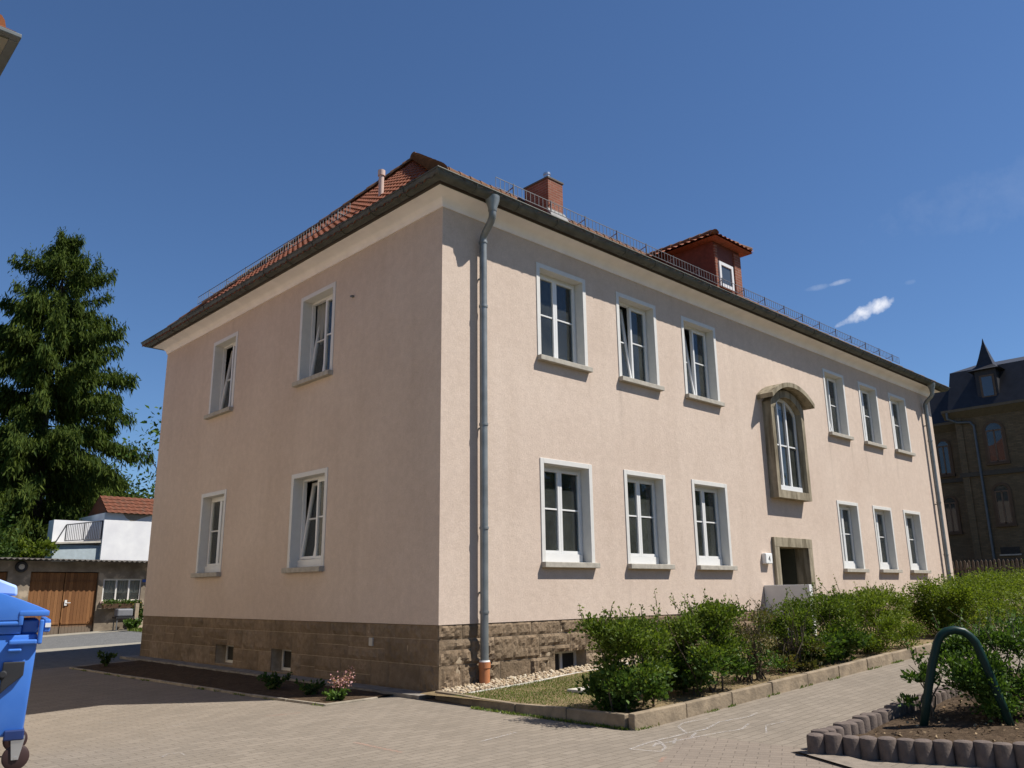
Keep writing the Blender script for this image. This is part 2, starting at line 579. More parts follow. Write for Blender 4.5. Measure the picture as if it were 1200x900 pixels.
# ------------------------------------------------------------------ setting: ground sheets
def sheet(name, x0, x1, y0, y1, mat, lift, step, kind='structure', inside=None):
    nx = max(2, int((x1 - x0) / step) + 1); ny = max(2, int((y1 - y0) / step) + 1)
    mb = MB()
    xs = np.linspace(x0, x1, nx); ys = np.linspace(y0, y1, ny)
    vs = [(x, y, zg(x, y) + lift) for y in ys for x in xs]
    fs = []
    for j in range(ny - 1):
        for i in range(nx - 1):
            a = j * nx + i
            fs.append((a, a + 1, a + 1 + nx, a + nx))
    mb.add(vs, fs)
    return tag(mb.build(name, mat, smooth='all', fix=False), kind=kind)


mb = MB()
xs = sorted(set([-600, -300, -150, -80, -45, -30] + list(np.arange(-20, 46, 1.0)) + [60, 90, 150, 300, 600]))
ys = sorted(set([-600, -300, -150, -80, -45, -30] + list(np.arange(-20, 46, 1.0)) + [60, 90, 150, 300, 600]))
mb.add([(x, y, zg(x, y) - 0.05) for y in ys for x in xs],
       [(j * len(xs) + i, j * len(xs) + i + 1, (j + 1) * len(xs) + i + 1, (j + 1) * len(xs) + i) for j in range(len(ys) - 1) for i in range(len(xs) - 1)])
tag(mb.build('ground', EARTH, smooth='all', fix=False), kind='structure')
sheet('paved_yard', -16, 26, -18, 10.8, PAVER, 0.0, 0.5)
sheet('asphalt_lane', -26, 30, 10.8, 25.2, ASPHALT, 0.0, 0.7)


def strip_sheet(name, poly, mat, lift, kind='structure', n=14):
    """quad a,b,c,d subdivided and laid on the ground"""
    a, b, c, d = [Vector((*p, 0)) for p in poly]
    mb = MB(); vs = []; fs = []
    for j in range(n + 1):
        for i in range(n + 1):
            p = a.lerp(b, i / n).lerp(d.lerp(c, i / n), j / n)
            vs.append((p.x, p.y, zg(p.x, p.y) + lift))
    for j in range(n):
        for i in range(n):
            k = j * (n + 1) + i
            fs.append((k, k + 1, k + n + 2, k + n + 1))
    mb.add(vs, fs)
    return tag(mb.build(name, mat, smooth='all', fix=False), kind=kind)


strip_sheet('reddish_pavement', [(-0.26, -4.28), (-0.14, -5.66), (-1.6, -9.5), (-6.2, -7.2)], PAVERRED, 0.004)
strip_sheet('concrete_strip', [(-6, 17.2), (2.4, 15.6), (2.2, 16.6), (-6, 18.6)], STRIPC, 0.004)
strip_sheet('concrete_apron', [(0.2, 23.6), (5.2, 23.6), (5.2, 25.0), (0.2, 25.0)], STRIPC, 0.006)
strip_sheet('kerb_slab', [(-0.40, -5.52), (-0.16, -5.60), (-1.55, -8.6), (-1.85, -8.45)], simple('worn_kerb_stone', (0.20, 0.165, 0.13), 0.95, 0.25, 9, bump=0.5), 0.025)

# garden strip along the long front
gz = 0.105


def gl(x, y):                               # level of the front garden
    return 0.085 + 0.038 * max(x, 0) * 1.0 - 0.01 * sstep(0, -3.6, y)


mb = MB()
nx, ny = 84, 16
for j in range(ny + 1):
    for i in range(nx + 1):
        x = -0.33 + (LX + 0.4) * i / nx; y = -3.68 + 3.68 * j / ny
        mb.v.append((x, y, gl(x, y) + 0.02 * noise.noise((x * 1.3, y * 1.3, 0))))
for j in range(ny):
    for i in range(nx):
        k = j * (nx + 1) + i
        mb.f.append((k, k + 1, k + nx + 2, k + nx + 1))
tag(mb.build('front_lawn', LAWN, smooth='all', fix=False), kind='structure')


def kerb_run(name, pts, width, top, mat, seg=0.95, tjit=0.006):
    """a run of kerb stones along pts; top(x,y) gives the top level"""
    mb = MB()
    for a, b in zip(pts[:-1], pts[1:]):
        a = Vector((*a, 0)); b = Vector((*b, 0)); L = (b - a).length
        n = max(1, round(L / seg)); d = (b - a) / n; s = Vector((-d.y, d.x, 0)).normalized() * width
        for i in range(n):
            p = a + d * i + d.normalized() * 0.006; q = a + d * (i + 1) - d.normalized() * 0.006
            jz = random.uniform(-tjit, tjit); js = s * 0.06 * random.uniform(-1, 1)
            t0 = top(p.x, p.y) + jz; t1 = top(q.x, q.y) + jz + random.uniform(-tjit, tjit) * 0.5
            p = p + js; q = q + js
            mb.hexa([(p.x, p.y, zg(p.x, p.y) - 0.1), (q.x, q.y, zg(q.x, q.y) - 0.1), (q.x + s.x, q.y + s.y, zg(q.x, q.y) - 0.1), (p.x + s.x, p.y + s.y, zg(p.x, p.y) - 0.1),
                     (p.x, p.y, t0), (q.x, q.y, t1), (q.x + s.x, q.y + s.y, t1), (p.x + s.x, p.y + s.y, t0)])
    return tag(mb.build(name, mat, bevel=0.012), kind='structure')


kerb_run('garden_kerb', [(-0.40, -3.76), (20.4, -3.76)], 0.085, lambda x, y: gl(x, y) + 0.085, KERB)
kerb_run('lawn_kerb', [(-0.16, -0.12), (-0.34, -1.9), (-0.42, -3.66)], 0.085, lambda x, y: gl(x, y) + 0.015 + 0.06 * sstep(-1.5, -3.6, y), KERB)
kerb_run('gravel_edging', [(0.05, -0.62), (1.3, -0.62), (2.3, -0.52), (7.5, -0.45)], 0.05, lambda x, y: gl(x, y) + 0.02, CONC)
# bed along the short side
mb = MB()
for j in range(41):
    y = 0.6 + 9.7 * j / 40; xe = -1.42 - 0.30 * j / 40
    for i in range(7):
        x = xe + (-0.30 - xe) * i / 6
        mb.v.append((x, y, zg(x, y) + 0.025 + 0.02 * noise.noise((x * 3, y * 3, 2))))
for j in range(40):
    for i in range(6):
        k = j * 7 + i
        mb.f.append((k, k + 1, k + 8, k + 7))
tag(mb.build('side_flower_bed_soil', SOIL, smooth='all', fix=False), kind='structure')
kerb_run('bed_kerb', [(-1.78, 10.3), (-1.46, 0.56), (-0.62, 0.54)], 0.05, lambda x, y: zg(x, y) + 0.035, simple('shade_dark_kerb', (0.25, 0.215, 0.165), 0.95, 0.4, 6, bump=0.5), 0.98)  # kerb colour darkened for the shade it lies in
mb = MB()
mb.box(-0.33, 0.0, -0.2, 0.02, LY + 0.3, 0.045)
tag(mb.build('wall_foot_strip', simple('stained_concrete', (0.19, 0.17, 0.145), 0.95, 0.4, 8, bump=0.4)), kind='structure')
# planter right of the path
mb = MB()
P0, P1 = Vector((-0.28, -5.80)), Vector((7.5, -5.80))
Q0, Q1 = Vector((0.62, -8.3)), Vector((7.5, -10.5))
for j in range(17):
    for i in range(31):
        p = P0.lerp(P1, i / 30).lerp(Q0.lerp(Q1, i / 30), j / 16)
        mb.v.append((p.x, p.y, zg(p.x, p.y) + 0.085 + 0.035 * noise.noise((p.x * 2.1, p.y * 2.1, 5)) + 0.03 * noise.noise((p.x * 7, p.y * 7, 9))))
for j in range(16):
    for i in range(30):
        k = j * 31 + i
        mb.f.append((k, k + 1, k + 32, k + 31))
tag(mb.build('planter_soil', SOIL, smooth='all', fix=False), kind='structure')

# ------------------------------------------------------------------ the house
house = thing('apartment_house', 'large two-storey house with pale pink render, stone plinth and red hipped roof', 'house', (0, 0, 0))

RCOL = [(2.122, 3.4324), (4.335, 5.615), (6.510, 7.815), (12.955, 14.185), (15.09, 16.325), (17.17, 18.43)]
LCOL = [(3.164, 4.430), (7.192, 8.424)]
ZL = (1.872, 3.584); ZU = (5.363, 7.095)
FB = 0.085
# (facade, u0, u1, z0, z1, tilted sash, lower floor)
WINS = []
for i, (a, b) in enumerate(RCOL):
    WINS.append(('R', a, b, *ZL, False, True))
    WINS.append(('R', a, b, *ZU, i in (1, 2, 3), False))
for i, (a, b) in enumerate(LCOL):
    WINS.append(('L', a, b, *ZL, i == 0, True))
    WINS.append(('L', a, b, *ZU, True, False))
FN = {'R': lambda u, d, v: (u, d, v), 'L': lambda u, d, v: (d, u, v)}

BAY = (9.635, 11.21)
DOOR = (9.72, 11.07, 0.36, 2.32)


def wall_panel(mb, fn, u0, u1, v0, v1, holes):
    us = sorted({u0, u1, *[h[0] for h in holes], *[h[1] for h in holes]})
    vs = sorted({v0, v1, *[h[2] for h in holes], *[h[3] for h in holes]})
    for a, b in zip(us[:-1], us[1:]):
        for c, d in zip(vs[:-1], vs[1:]):
            mu, mv = (a + b) / 2, (c + d) / 2
            if any(h[0] < mu < h[1] and h[2] < mv < h[3] for h in holes):
                continue
            mb.quad(fn(a, 0, c), fn(b, 0, c), fn(b, 0, d), fn(a, 0, d))


mb = MB()
holesR = [(a + 0.03, b - 0.03, z0 - 0.03, z1 - 0.03) for f, a, b, z0, z1, t, lo in WINS if f == 'R']
holesR += [(9.75, 11.09, 3.58, 5.6), (DOOR[0] - 0.03, DOOR[1] + 0.03, Z0, DOOR[3] + 0.03)]
wall_panel(mb, FN['R'], 0, LX, Z0, ZC + 0.02, holesR)
wall_panel(mb, FN['L'], 0, LY, Z0, ZC + 0.02, [(a + 0.03, b - 0.03, z0 - 0.03, z1 - 0.03) for f, a, b, z0, z1, t, lo in WINS if f == 'L'])
mb.quad((LX, 0, Z0), (LX, LY, Z0), (LX, LY, ZC), (LX, 0, ZC))
mb.quad((0, LY, Z0), (LX, LY, Z0), (LX, LY, ZC), (0, LY, ZC))
# underside lip where the render stands proud of the stone
for (a, b) in (((0, 0), (9.69, 0)), ((11.1, 0), (LX, 0))):
    mb.quad((a[0], 0, Z0), (b[0], 0, Z0), (b[0], 0.05, Z0), (a[0], 0.05, Z0))
mb.quad((0, 0, Z0), (0, LY, Z0), (0.05, LY, Z0), (0.05, 0, Z0))
mb.build('wall', PLASTER, house)

# plinth of rough-faced stone blocks
CELL_R = [(2.40, 3.15, 0.10, 0.46)]
CELL_L = [(6.42, 7.21, 0.09, 0.45), (4.16, 4.89, 0.07, 0.455)]


def plinth_side(mb, mor, fn, length, cells, fine):
    rnd = random.Random(5 if fine else 9)
    courses = [(0.96, 0.755), (0.755, 0.40), (0.40, 0.02), (0.02, -0.45)]
    for ci, (t, b) in enumerate(courses):
        u = 0.0
        while u < length - 0.05:
            L = rnd.uniform(0.42, 1.05)
            if u == 0 and ci % 2 == 0: L = 0.45
            e = min(u + L, length)
            if length - e < 0.25: e = length
            rects = [(u, e, b, t)]
            if ci in (1, 2) and rnd.random() < 0.3:
                m = b + (t - b) * rnd.uniform(0.4, 0.6); rects = [(u, e, b, m), (u, e, m, t)]
            for (a0, a1, b0, b1) in rects:
                todo = [(a0, a1, b0, b1)]
                for (w0, w1, c0, c1) in cells:
                    nxt = []
                    for (p, q, r, s) in todo:
                        if q <= w0 or p >= w1 or s <= c0 or r >= c1:
                            nxt.append((p, q, r, s)); continue
                        if p < w0: nxt.append((p, w0, r, s))
                        if q > w1: nxt.append((w1, q, r, s))
                        pp, qq = max(p, w0), min(q, w1)
                        if s > c1: nxt.append((pp, qq, c1, s))
                        if r < c0: nxt.append((pp, qq, r, c0))
                    todo = nxt
                for (p, q, r, s) in todo:
                    if q - p < 0.03 or s - r < 0.03: continue
                    block(mb, fn, p, q, r, s, rnd, fine)
            u = e
    # mortar backing with the cellar openings left out
    wall = MB()
    us = sorted({0, length, *[c[0] for c in cells], *[c[1] for c in cells]})
    vs = sorted({-0.5, 0.955, *[c[2] for c in cells], *[c[3] for c in cells]})
    for a, b in zip(us[:-1], us[1:]):
        for c, d in zip(vs[:-1], vs[1:]):
            mu, mv = (a + b) / 2, (c + d) / 2
            if any(h[0] < mu < h[1] and h[2] < mv < h[3] for h in cells): continue
            mor.quad(fn(a, 0.021, c), fn(b, 0.021, c), fn(b, 0.021, d), fn(a, 0.021, d))
    for (p, q, r, s) in cells:
        for (x0, x1, z0, z1) in ((p, p, r, s), (q, q, r, s)):
            mor.quad(fn(x0, 0.034, z0), fn(x0, 0.33, z0), fn(x0, 0.33, z1), fn(x0, 0.034, z1))
        mor.quad(fn(p, 0.034, r), fn(q, 0.034, r), fn(q, 0.33, r), fn(p, 0.33, r))
        mor.quad(fn(p, 0.034, s), fn(q, 0.034, s), fn(q, 0.33, s), fn(p, 0.33, s))


def block(mb, fn, p, q, r, s, rnd, fine):
    g = 0.005
    p += g if p > 0 else 0; q -= g; r += g; s -= g
    far = p > 9
    st = 0.3 if far else (0.036 if fine else 0.055)
    nu = max(2, int((q - p) / st)); nv = max(2, int((s - r) / st))
    seed = rnd.uniform(0, 100); prot = rnd.uniform(0.004, 0.02); roughn = rnd.choice((0.3, 0.9, 1.3, 1.6, 1.8))
    vs = []; fs = []
    for j in range(nv + 1):
        for i in range(nu + 1):
            u = p + (q - p) * i / nu; v = r + (s - r) * j / nv
            edge = min(u - p, q - u, v - r, s - v)
            k = min(1, edge / 0.03)
            h = noise.noise((u * 8 + seed, v * 8, seed)) * 0.02 + noise.noise((u * 26 + seed, v * 14 + u * 9, seed)) * 0.020
            d = 0.016 - k * (prot * 0.6 + roughn * (0.008 + h) * (1.0 if fine else 0.75))
            if u <= 0.001: d = 0.012
            vs.append(fn(u, d, v))
    for j in range(nv):
        for i in range(nu):
            a = j * (nu + 1) + i
            fs.append((a, a + 1, a + nu + 2, a + nu + 1))
    # skirt back to the mortar
    rim = [i for i in range(nu + 1)] + [(j + 1) * (nu + 1) - 1 for j in range(1, nv + 1)] + \
          [nv * (nu + 1) + i for i in range(nu - 1, -1, -1)] + [j * (nu + 1) for j in range(nv - 1, 0, -1)]
    base = len(vs)
    for k in rim:
        j, i = divmod(k, nu + 1)
        vs.append(fn(p + (q - p) * i / nu, 0.06, r + (s - r) * j / nv))
    m = len(rim)
    for k in range(m):
        fs.append((rim[k], rim[(k + 1) % m], base + (k + 1) % m, base + k))
    mb.add(vs, fs)


mb = MB(); mor = MB()
plinth_side(mb, mor, FN['R'], LX, CELL_R + [(9.72, 11.07, 0.3, 1.2)], True)
plinth_side(mb, mor, FN['L'], LY, CELL_L, False)
pl = mb.build('plinth', STONE, house, fix=False)
mor.build('mortar', MORTAR, pl, fix=False)
for side, cells in (('R', CELL_R), ('L', CELL_L)):
    fn = FN[side]
    for (p, q, r, s) in cells:
        f = MB()

        def bx(mb_, u0, u1, d0, d1, v0, v1, fn=fn):
            mb_.hexa([fn(u0, d0, v0), fn(u1, d0, v0), fn(u1, d1, v0), fn(u0, d1, v0), fn(u0, d0, v1), fn(u1, d0, v1), fn(u1, d1, v1), fn(u0, d1, v1)])
        D = 0.24
        bx(f, p, q, D, D + 0.05, r, r + 0.05); bx(f, p, q, D, D + 0.05, s - 0.05, s)
        bx(f, p, p + 0.05, D, D + 0.05, r + 0.05, s - 0.05); bx(f, q - 0.05, q, D, D + 0.05, r + 0.05, s - 0.05)
        um = (p + q) / 2
        bx(f, um - 0.03, um + 0.03, D, D + 0.05, r + 0.05, s - 0.05)
        fo = f.build('cellar_window', WHITE, house)
        g = MB(); bx(g, p + 0.04, q - 0.04, D + 0.02, D + 0.03, r + 0.04, s - 0.04)
        g.build('pane', DARK, fo)


# ---- windows
def window(face, u0, u1, z0, z1, tilted, lower):
    fn = FN[face]

    def bx(m, a, b, d0, d1, c, e):
        m.hexa([fn(a, d0, c), fn(b, d0, c), fn(b, d1, c), fn(a, d1, c), fn(a, d0, e), fn(b, d0, e), fn(b, d1, e), fn(a, d1, e)])
    pr = -0.016
    m = MB()
    bx(m, u0, u0 + FB, pr, 0.26, z0, z1); bx(m, u1 - FB, u1, pr, 0.26, z0, z1); bx(m, u0 + FB, u1 - FB, pr, 0.26, z1 - FB, z1)
    root = m.build('window', WHITE, house, bevel=0.004)
    s = MB()
    bx(s, u0 - 0.015, u1 + 0.03, -0.105, 0.26, z0 - 0.088, z0 + 0.002)
    s.build('sill', SILL, root, bevel=0.008)
    a, b = u0 + FB, u1 - FB
    zb = z0 + (0.145 if lower else 0.05); zt = z1 - FB
    D = 0.185
    fr = MB()
    if lower:
        bx(fr, a, b - 0.05 if face == 'R' else b, D - 0.035, D + 0.05, z0 + 0.003, zb)
    else:
        bx(fr, a, b, D - 0.03, D + 0.06, z0 + 0.003, zb)
    bx(fr, a, a + 0.035, D, D + 0.07, zb, zt); bx(fr, b - 0.035, b, D, D + 0.07, zb, zt); bx(fr, a + 0.035, b - 0.035, D, D + 0.07, zt - 0.045, zt)
    fr.build('frame', PVC, root, bevel=0.004)
    mid = (a + b) / 2
    halves = [(a + 0.037, mid - 0.001), (mid + 0.001, b - 0.037)]
    if face == 'L': halves = halves[::-1]
    for k, (p, q) in enumerate(halves):
        tilt = tilted and k == 0
        ang = math.radians(random.uniform(6.5, 8)) if tilt else 0.0

        def tf(u, d, v, ang=ang):
            if not ang: return fn(u, d, v)
            dv = v - zb; dd = d - (D + 0.03)
            return fn(u, D + 0.03 + dd * math.cos(ang) + dv * math.sin(ang), zb + dv * math.cos(ang) - dd * math.sin(ang))

        def bt(m_, a_, b_, d0, d1, c, e):
            m_.hexa([tf(a_, d0, c), tf(b_, d0, c), tf(b_, d1, c), tf(a_, d1, c), tf(a_, d0, e), tf(b_, d0, e), tf(b_, d1, e), tf(a_, d1, e)])
        sm = MB(); t = 0.052
        d0, d1 = D - 0.015, D + 0.055
        zc, zd = zb + 0.003, zt - 0.047
        bt(sm, p, p + t, d0, d1, zc, zd); bt(sm, q - t, q, d0, d1, zc, zd)
        bt(sm, p + t, q - t, d0, d1, zc, zc + t); bt(sm, p + t, q - t, d0, d1, zd - t, zd)
        zm = (zc + zd) / 2 + 0.03
        bt(sm, p + t, q - t, d0 + 0.018, d1 - 0.02, zm - 0.014, zm + 0.014)
        sm.build('sash', PVC, root, bevel=0.004)
        g = MB(); bt(g, p + t - 0.01, q - t + 0.01, D + 0.016, D + 0.022, zc + t - 0.01, zd - t + 0.01)
        g.build('pane', GLASS, root)
    # net curtains drawn to the sides of some rooms
    rr = random.random()
    if rr < 0.88:
        c = MB(); n = 26
        span = [(a - 0.05, a + random.uniform(0.2, 0.38)), (b - random.uniform(0.2, 0.4), b + 0.05)] if rr < 0.6 else [(a, b)]
        for (p, q) in span:
            vs = []; fs = []
            for i in range(n + 1):
                u = p + (q - p) * i / n; d = 0.31 + 0.025 * math.sin(i * 1.7) + 0.012 * random.uniform(-1, 1)
                vs += [fn(u, d, z0 + 0.1), fn(u, d, z1 - 0.02)]
            for i in range(n): fs.append((2 * i, 2 * i + 2, 2 * i + 3, 2 * i + 1))
            c.add(vs, fs)
        c.build('curtain', CURTAIN, root, fix=False)


for wn in WINS:
    window(*wn)


# ---- rings that run round the eaves
def ring(prof, mb, closed=False):
    n = len(prof); vs = []; fs = []
    for (d, z) in prof:
        vs += [(-d, -d, z), (LX + d, -d, z), (LX + d, LY + d, z), (-d, LY + d, z)]
    for i in range(n - 1 if not closed else n):
        for k in range(4):
            a = i * 4 + k; b = i * 4 + (k + 1) % 4; c = ((i + 1) % n) * 4 + (k + 1) % 4; e = ((i + 1) % n) * 4 + k
            fs.append((a, b, c, e))
    mb.add(vs, fs)


mb = MB()
prof = [(0.0, 7.455), (0.02, 7.455), (0.022, 7.47)]
for i in range(9):
    a = math.pi / 2 * i / 8
    prof.append((0.022 + 0.235 * (1 - math.cos(a)) + 0.025 * i / 8, 7.475 + 0.165 * math.sin(a)))
prof += [(0.284, 7.65), (0.0, 7.66)]
ring(prof, mb)
mb.build('cornice', COVE, house, smooth=True)
mb = MB()
prof = [(0.395 + 0.115 * math.cos(a), 7.775 - 0.118 * math.sin(a)) for a in np.linspace(0, math.pi, 13)]
ring(prof, mb)
prof = [(0.512 + 0.014 * math.cos(a), 7.778 + 0.014 * math.sin(a)) for a in np.linspace(0, 2 * math.pi, 9)[:-1]]
ring(prof, mb, True)
for k in range(22):                          # brackets under the long front
    x = 0.3 + k * 0.95
    mb.tube([(x, -0.395 - 0.121 * math.cos(a), 7.775 - 0.124 * math.sin(a)) for a in np.linspace(0, math.pi, 9)], 0.009, 4)
for k in range(12):
    y = 0.4 + k * 0.95
    mb.tube([(-0.395 - 0.121 * math.cos(a), y, 7.775 - 0.124 * math.sin(a)) for a in np.linspace(0, math.pi, 9)], 0.009, 4)
gut = mb.build('gutter', ZINC, house, smooth=True)
mb = MB()
ring([(0.0, 7.643), (0.279, 7.643), (0.279, 7.81), (0.0, 7.81)], mb)
mb.build('fascia', simple('dark_eaves_board', (0.10, 0.08, 0.07), 0.8, 0.2), house)

# ---- roof
E0 = 0.44
ZB = 7.735
TR, TL = 0.7155, 1.064
YR = LY / 2; ZR = ZB + (YR + 0.5) * TR
XH = -0.5 + (ZR - ZB) / TL


def roof_face(mb, base, along, upv, nrm, length_fn, smax, wave=0.22, course=0.34, sub=6, coarse=False):
    """tile waves: base(u) on the eaves, length_fn(s)->(u0,u1) bounds at slope distance s"""
    ncs = int(math.ceil(smax / course))
    a0, b0 = length_fn(0)
    nu = 2 if coarse else int((b0 - a0) / wave * sub)
    rows = []
    for c in range(ncs):
        for (sf, h) in ((0.0, 0.03), (1.0, 0.0)):
            s = min((c + sf) * course, smax)
            ua, ub = length_fn(s)
            row = []
            for i in range(nu + 1):
                u = a0 + (b0 - a0) * i / nu
                ph = (u / wave) % 1.0
                hh = 0.0 if coarse else (0.038 * (0.5 + 0.5 * math.cos(2 * math.pi * ph)) ** 0.8)
                uc = min(max(u, ua), ub)
                row.append(base + along * uc + upv * (s - (0.02 if sf == 0 else 0)) + nrm * (hh + h * (0 if coarse else 1)))
            rows.append(row)
    nv = len(rows); vs = [p for r in rows for p in r]; fs = []
    for j in range(nv - 1):
        for i in range(nu):
            k = j * (nu + 1) + i
            fs.append((k, k + 1, k + nu + 2, k + nu + 1))
    mb.add(vs, fs)


mb = MB()
aR = math.atan(TR); aL = math.atan(TL)
upR = Vector((0, math.cos(aR), math.sin(aR))); nR = Vector((0, -math.sin(aR), math.cos(aR)))
upL = Vector((math.cos(aL), 0, math.sin(aL))); nL = Vector((-math.sin(aL), 0, math.cos(aL)))
runR = YR + 0.5; runL = XH + 0.5
bR = Vector((0, -0.46, ZB + 0.04 * TR - 0.06)); bL = Vector((-0.46, 0, ZB + 0.04 * TL - 0.135))
roof_face(mb, bR, Vector((1, 0, 0)), upR, nR, lambda s: (-0.46 + s * math.cos(aR) * runL / runR, LX + 0.46 - s * math.cos(aR) * runL / runR), (runR - 0.04) / math.cos(aR))
roof_face(mb, bL, Vector((0, 1, 0)), upL, nL, lambda s: (-0.46 + s * math.cos(aL) * runR / runL, LY + 0.46 - s * math.cos(aL) * runR / runL), (runL - 0.04) / math.cos(aL))
ap1, ap2 = (XH, YR, ZR), (LX - XH, YR, ZR)
mb.quad((-0.46, LY + 0.46, 7.70), (LX + 0.46, LY + 0.46, 7.70), ap2, ap1)
mb.add([(LX + 0.46, -0.46, 7.70), (LX + 0.46, LY + 0.46, 7.70), ap2], [(0, 1, 2)])
roof = mb.build('roof', TILE, house, fix=False)


def cap_tiles(mb, a, b, r=0.115, L=0.36):
    a = Vector(a); b = Vector(b); n = int((b - a).length / L); d = (b - a) / n
    t = d.normalized(); s = t.cross(Vector((0, 0, 1))).normalized(); u = s.cross(t)
    for i in range(n):
        p = a + d * i; q = p + d * 1.12
        vs = []
        for (c, rr) in ((p, r * 1.12), (q, r * 0.9)):
            for k in range(9):
                ang = math.pi * (k / 8) * 1.1 - 0.05 * math.pi
                vs.append(c + s * math.cos(ang) * rr + u * (math.sin(ang) * rr - 0.01 + random.uniform(-.004, .004)))
        fs = [(k, k + 1, k + 10, k + 9) for k in range(8)] + [tuple(range(9))]
        mb.add(vs, fs)


mb = MB()
cap_tiles(mb, (-0.36, -0.36, 7.83), (XH, YR, ZR - 0.01), 0.125)
cap_tiles(mb, (-0.40, LY + 0.40, 7.72), (XH, YR, ZR - 0.03), 0.10)
cap_tiles(mb, (LX + 0.40, -0.40, 7.74), (ap2[0], ap2[1], ap2[2] - 0.04))
cap_tiles(mb, (XH - 0.1, YR, ZR - 0.01), (LX - XH + 0.2, YR, ZR - 0.01))
mb.build('hip_tiles', TILEDARK, roof, smooth=True, fix=False)


def snow_guard(mb, pts_fn, u0, u1, h, upn):
    n = int((u1 - u0) / 0.105)
    upn = Vector(upn)
    p = [Vector(pts_fn(u0 + (u1 - u0) * i / n)) for i in range(n + 1)]
    for off in (0.02, h):
        mb.bar(p[0] + Vector((0, 0, off)), p[-1] + Vector((0, 0, off)), 0.010, 0.010)
    for i, q in enumerate(p):
        mb.bar(q + Vector((0, 0, 0.02)), q + Vector((0, 0, h)), 0.007, 0.007)
        if i % 9 == 4:
            mb.bar(q, q + Vector((0, 0, h + 0.02)), 0.025, 0.012)
            mb.bar(q + Vector((0, 0, h * 0.8)), q + upn * 0.22 + Vector((0, 0, 0.0)), 0.02, 0.008)


mb = MB()
snow_guard(mb, lambda x: (x, -0.12, 8.12), 1.06, 18.1, 0.205, (0, 0.9, 0.55))
mb.build('snow_guard', IRON, house)
mb = MB()
snow_guard(mb, lambda y: (-0.12, y, 8.25), 2.6, 9.32, 0.20, (0.8, 0, 0.7))
mb.build('snow_guard', IRON, house)

# chimney
mb = MB()
mb.box(7.27, 4.5, 10.9, 7.86, 5.42, 12.42)
ch = mb.build('chimney', CHIMBRICK, house, bevel=0.006)
m2 = MB(); m2.box(7.245, 4.475, 12.42, 7.885, 5.445, 12.475); m2.build('chimney_cap', simple('dark_slab', (0.10, 0.085, 0.07), 0.9), ch, bevel=0.006)
m2 = MB(); m2.lathe([(0.09, 12.47), (0.09, 12.68), (0.105, 12.68), (0.105, 12.74), (0.04, 12.75)], (7.50, 4.75, 0), 14); m2.build('flue_pipe', STEEL, ch, smooth=True)
m2 = MB(); m2.hexa([(7.22, 4.35, 11.24), (7.91, 4.35, 11.24), (7.91, 4.495, 11.34), (7.22, 4.495, 11.34), (7.22, 4.35, 11.26), (7.91, 4.35, 11.26), (7.91, 4.495, 11.52), (7.22, 4.495, 11.52)])
m2.build('lead_flashing', simple('pale_lead', (0.13, 0.13, 0.128), 0.6, 0.3), ch)
# vent pipe on the short slope
mb = MB(); mb.lathe([(0.055, 9.2), (0.055, 9.68), (0.075, 9.68), (0.075, 9.80), (0.04, 9.82)], (1.0, 3.26, 0), 14)
mb.build('vent_pipe', simple('pinkish_clay', (0.5, 0.36, 0.31), 0.7), house, smooth=True)

# dormer
mb = MB()
dx0, dx1, dy, dzt = 9.67, 10.93, 1.0, 10.12
mb.hexa([(dx0, dy, 8.7), (dx1, dy, 8.7), (dx1, 3.2, 8.7), (dx0, 3.2, 8.7), (dx0, dy, dzt), (dx1, dy, dzt), (dx1, 3.2, dzt), (dx0, 3.2, dzt)])
dm = mb.build('dormer', REDWALL, house)
m2 = MB()
m2.box(9.68, 0.965, 8.72, 9.79, 1.0, 10.02); m2.box(10.60, 0.965, 8.72, 10.92, 1.0, 10.02)
m2.build('tile_cladding', CHIMBRICK, dm)
m2 = MB()
wx0, wx1, wz0, wz1 = 9.80, 10.46, 8.90, 9.58
m2.box(wx0, 0.93, wz0, wx0 + 0.09, 0.99, wz1); m2.box(wx1 - 0.09, 0.93, wz0, wx1, 0.99, wz1)
m2.box(wx0 + 0.09, 0.93, wz1 - 0.09, wx1 - 0.09, 0.99, wz1); m2.box(wx0 + 0.09, 0.93, wz0, wx1 - 0.09, 0.99, wz0 + 0.09)
m2.build('dormer_window', PVC, dm, bevel=0.005)
m2 = MB(); m2.box(wx0 + 0.08, 0.96, wz0 + 0.08, wx1 - 0.08, 0.985, wz1 - 0.08)
m2.build('dormer_pane', NT('dark_glass').set(rough=0.05, spec=0.6).m if False else simple('dark_dormer_glass', (0.05, 0.06, 0.07), 0.05, 0.1, spec=0.6), dm)
# dormer roof: hipped to the front
ex0, ex1, ey, ez = 9.40, 11.20, 0.74, 10.12
rx, ry, rz = 10.30, 1.45, 10.60
m2 = MB()
sideup = Vector((rx - ex0, 0, rz - ez)); su = sideup.normalized(); sn = Vector((-su.z, 0, su.x))
roof_face(m2, Vector((ex0, 0, ez)), Vector((0, 1, 0)), su, sn, lambda s: (ey + s / sideup.length * (ry - ey), 3.7), sideup.length, 0.2, 0.33)
so2 = Vector((-su.x, 0, su.z)); sn2 = Vector((su.z, 0, su.x))
roof_face(m2, Vector((ex1, 0, ez)), Vector((0, 1, 0)), so2, sn2, lambda s: (ey + s / sideup.length * (ry - ey), 3.7), sideup.length, 0.2, 0.33)
fu = Vector((0, ry - ey, rz - ez)); fl = fu.length; fun = fu.normalized(); fnn = Vector((0, -fun.z, fun.y))
roof_face(m2, Vector((0, ey, ez)), Vector((1, 0, 0)), fun, fnn, lambda s: (ex0 + s / fl * (rx - ex0), ex1 - s / fl * (ex1 - rx)), fl, 0.2, 0.33)
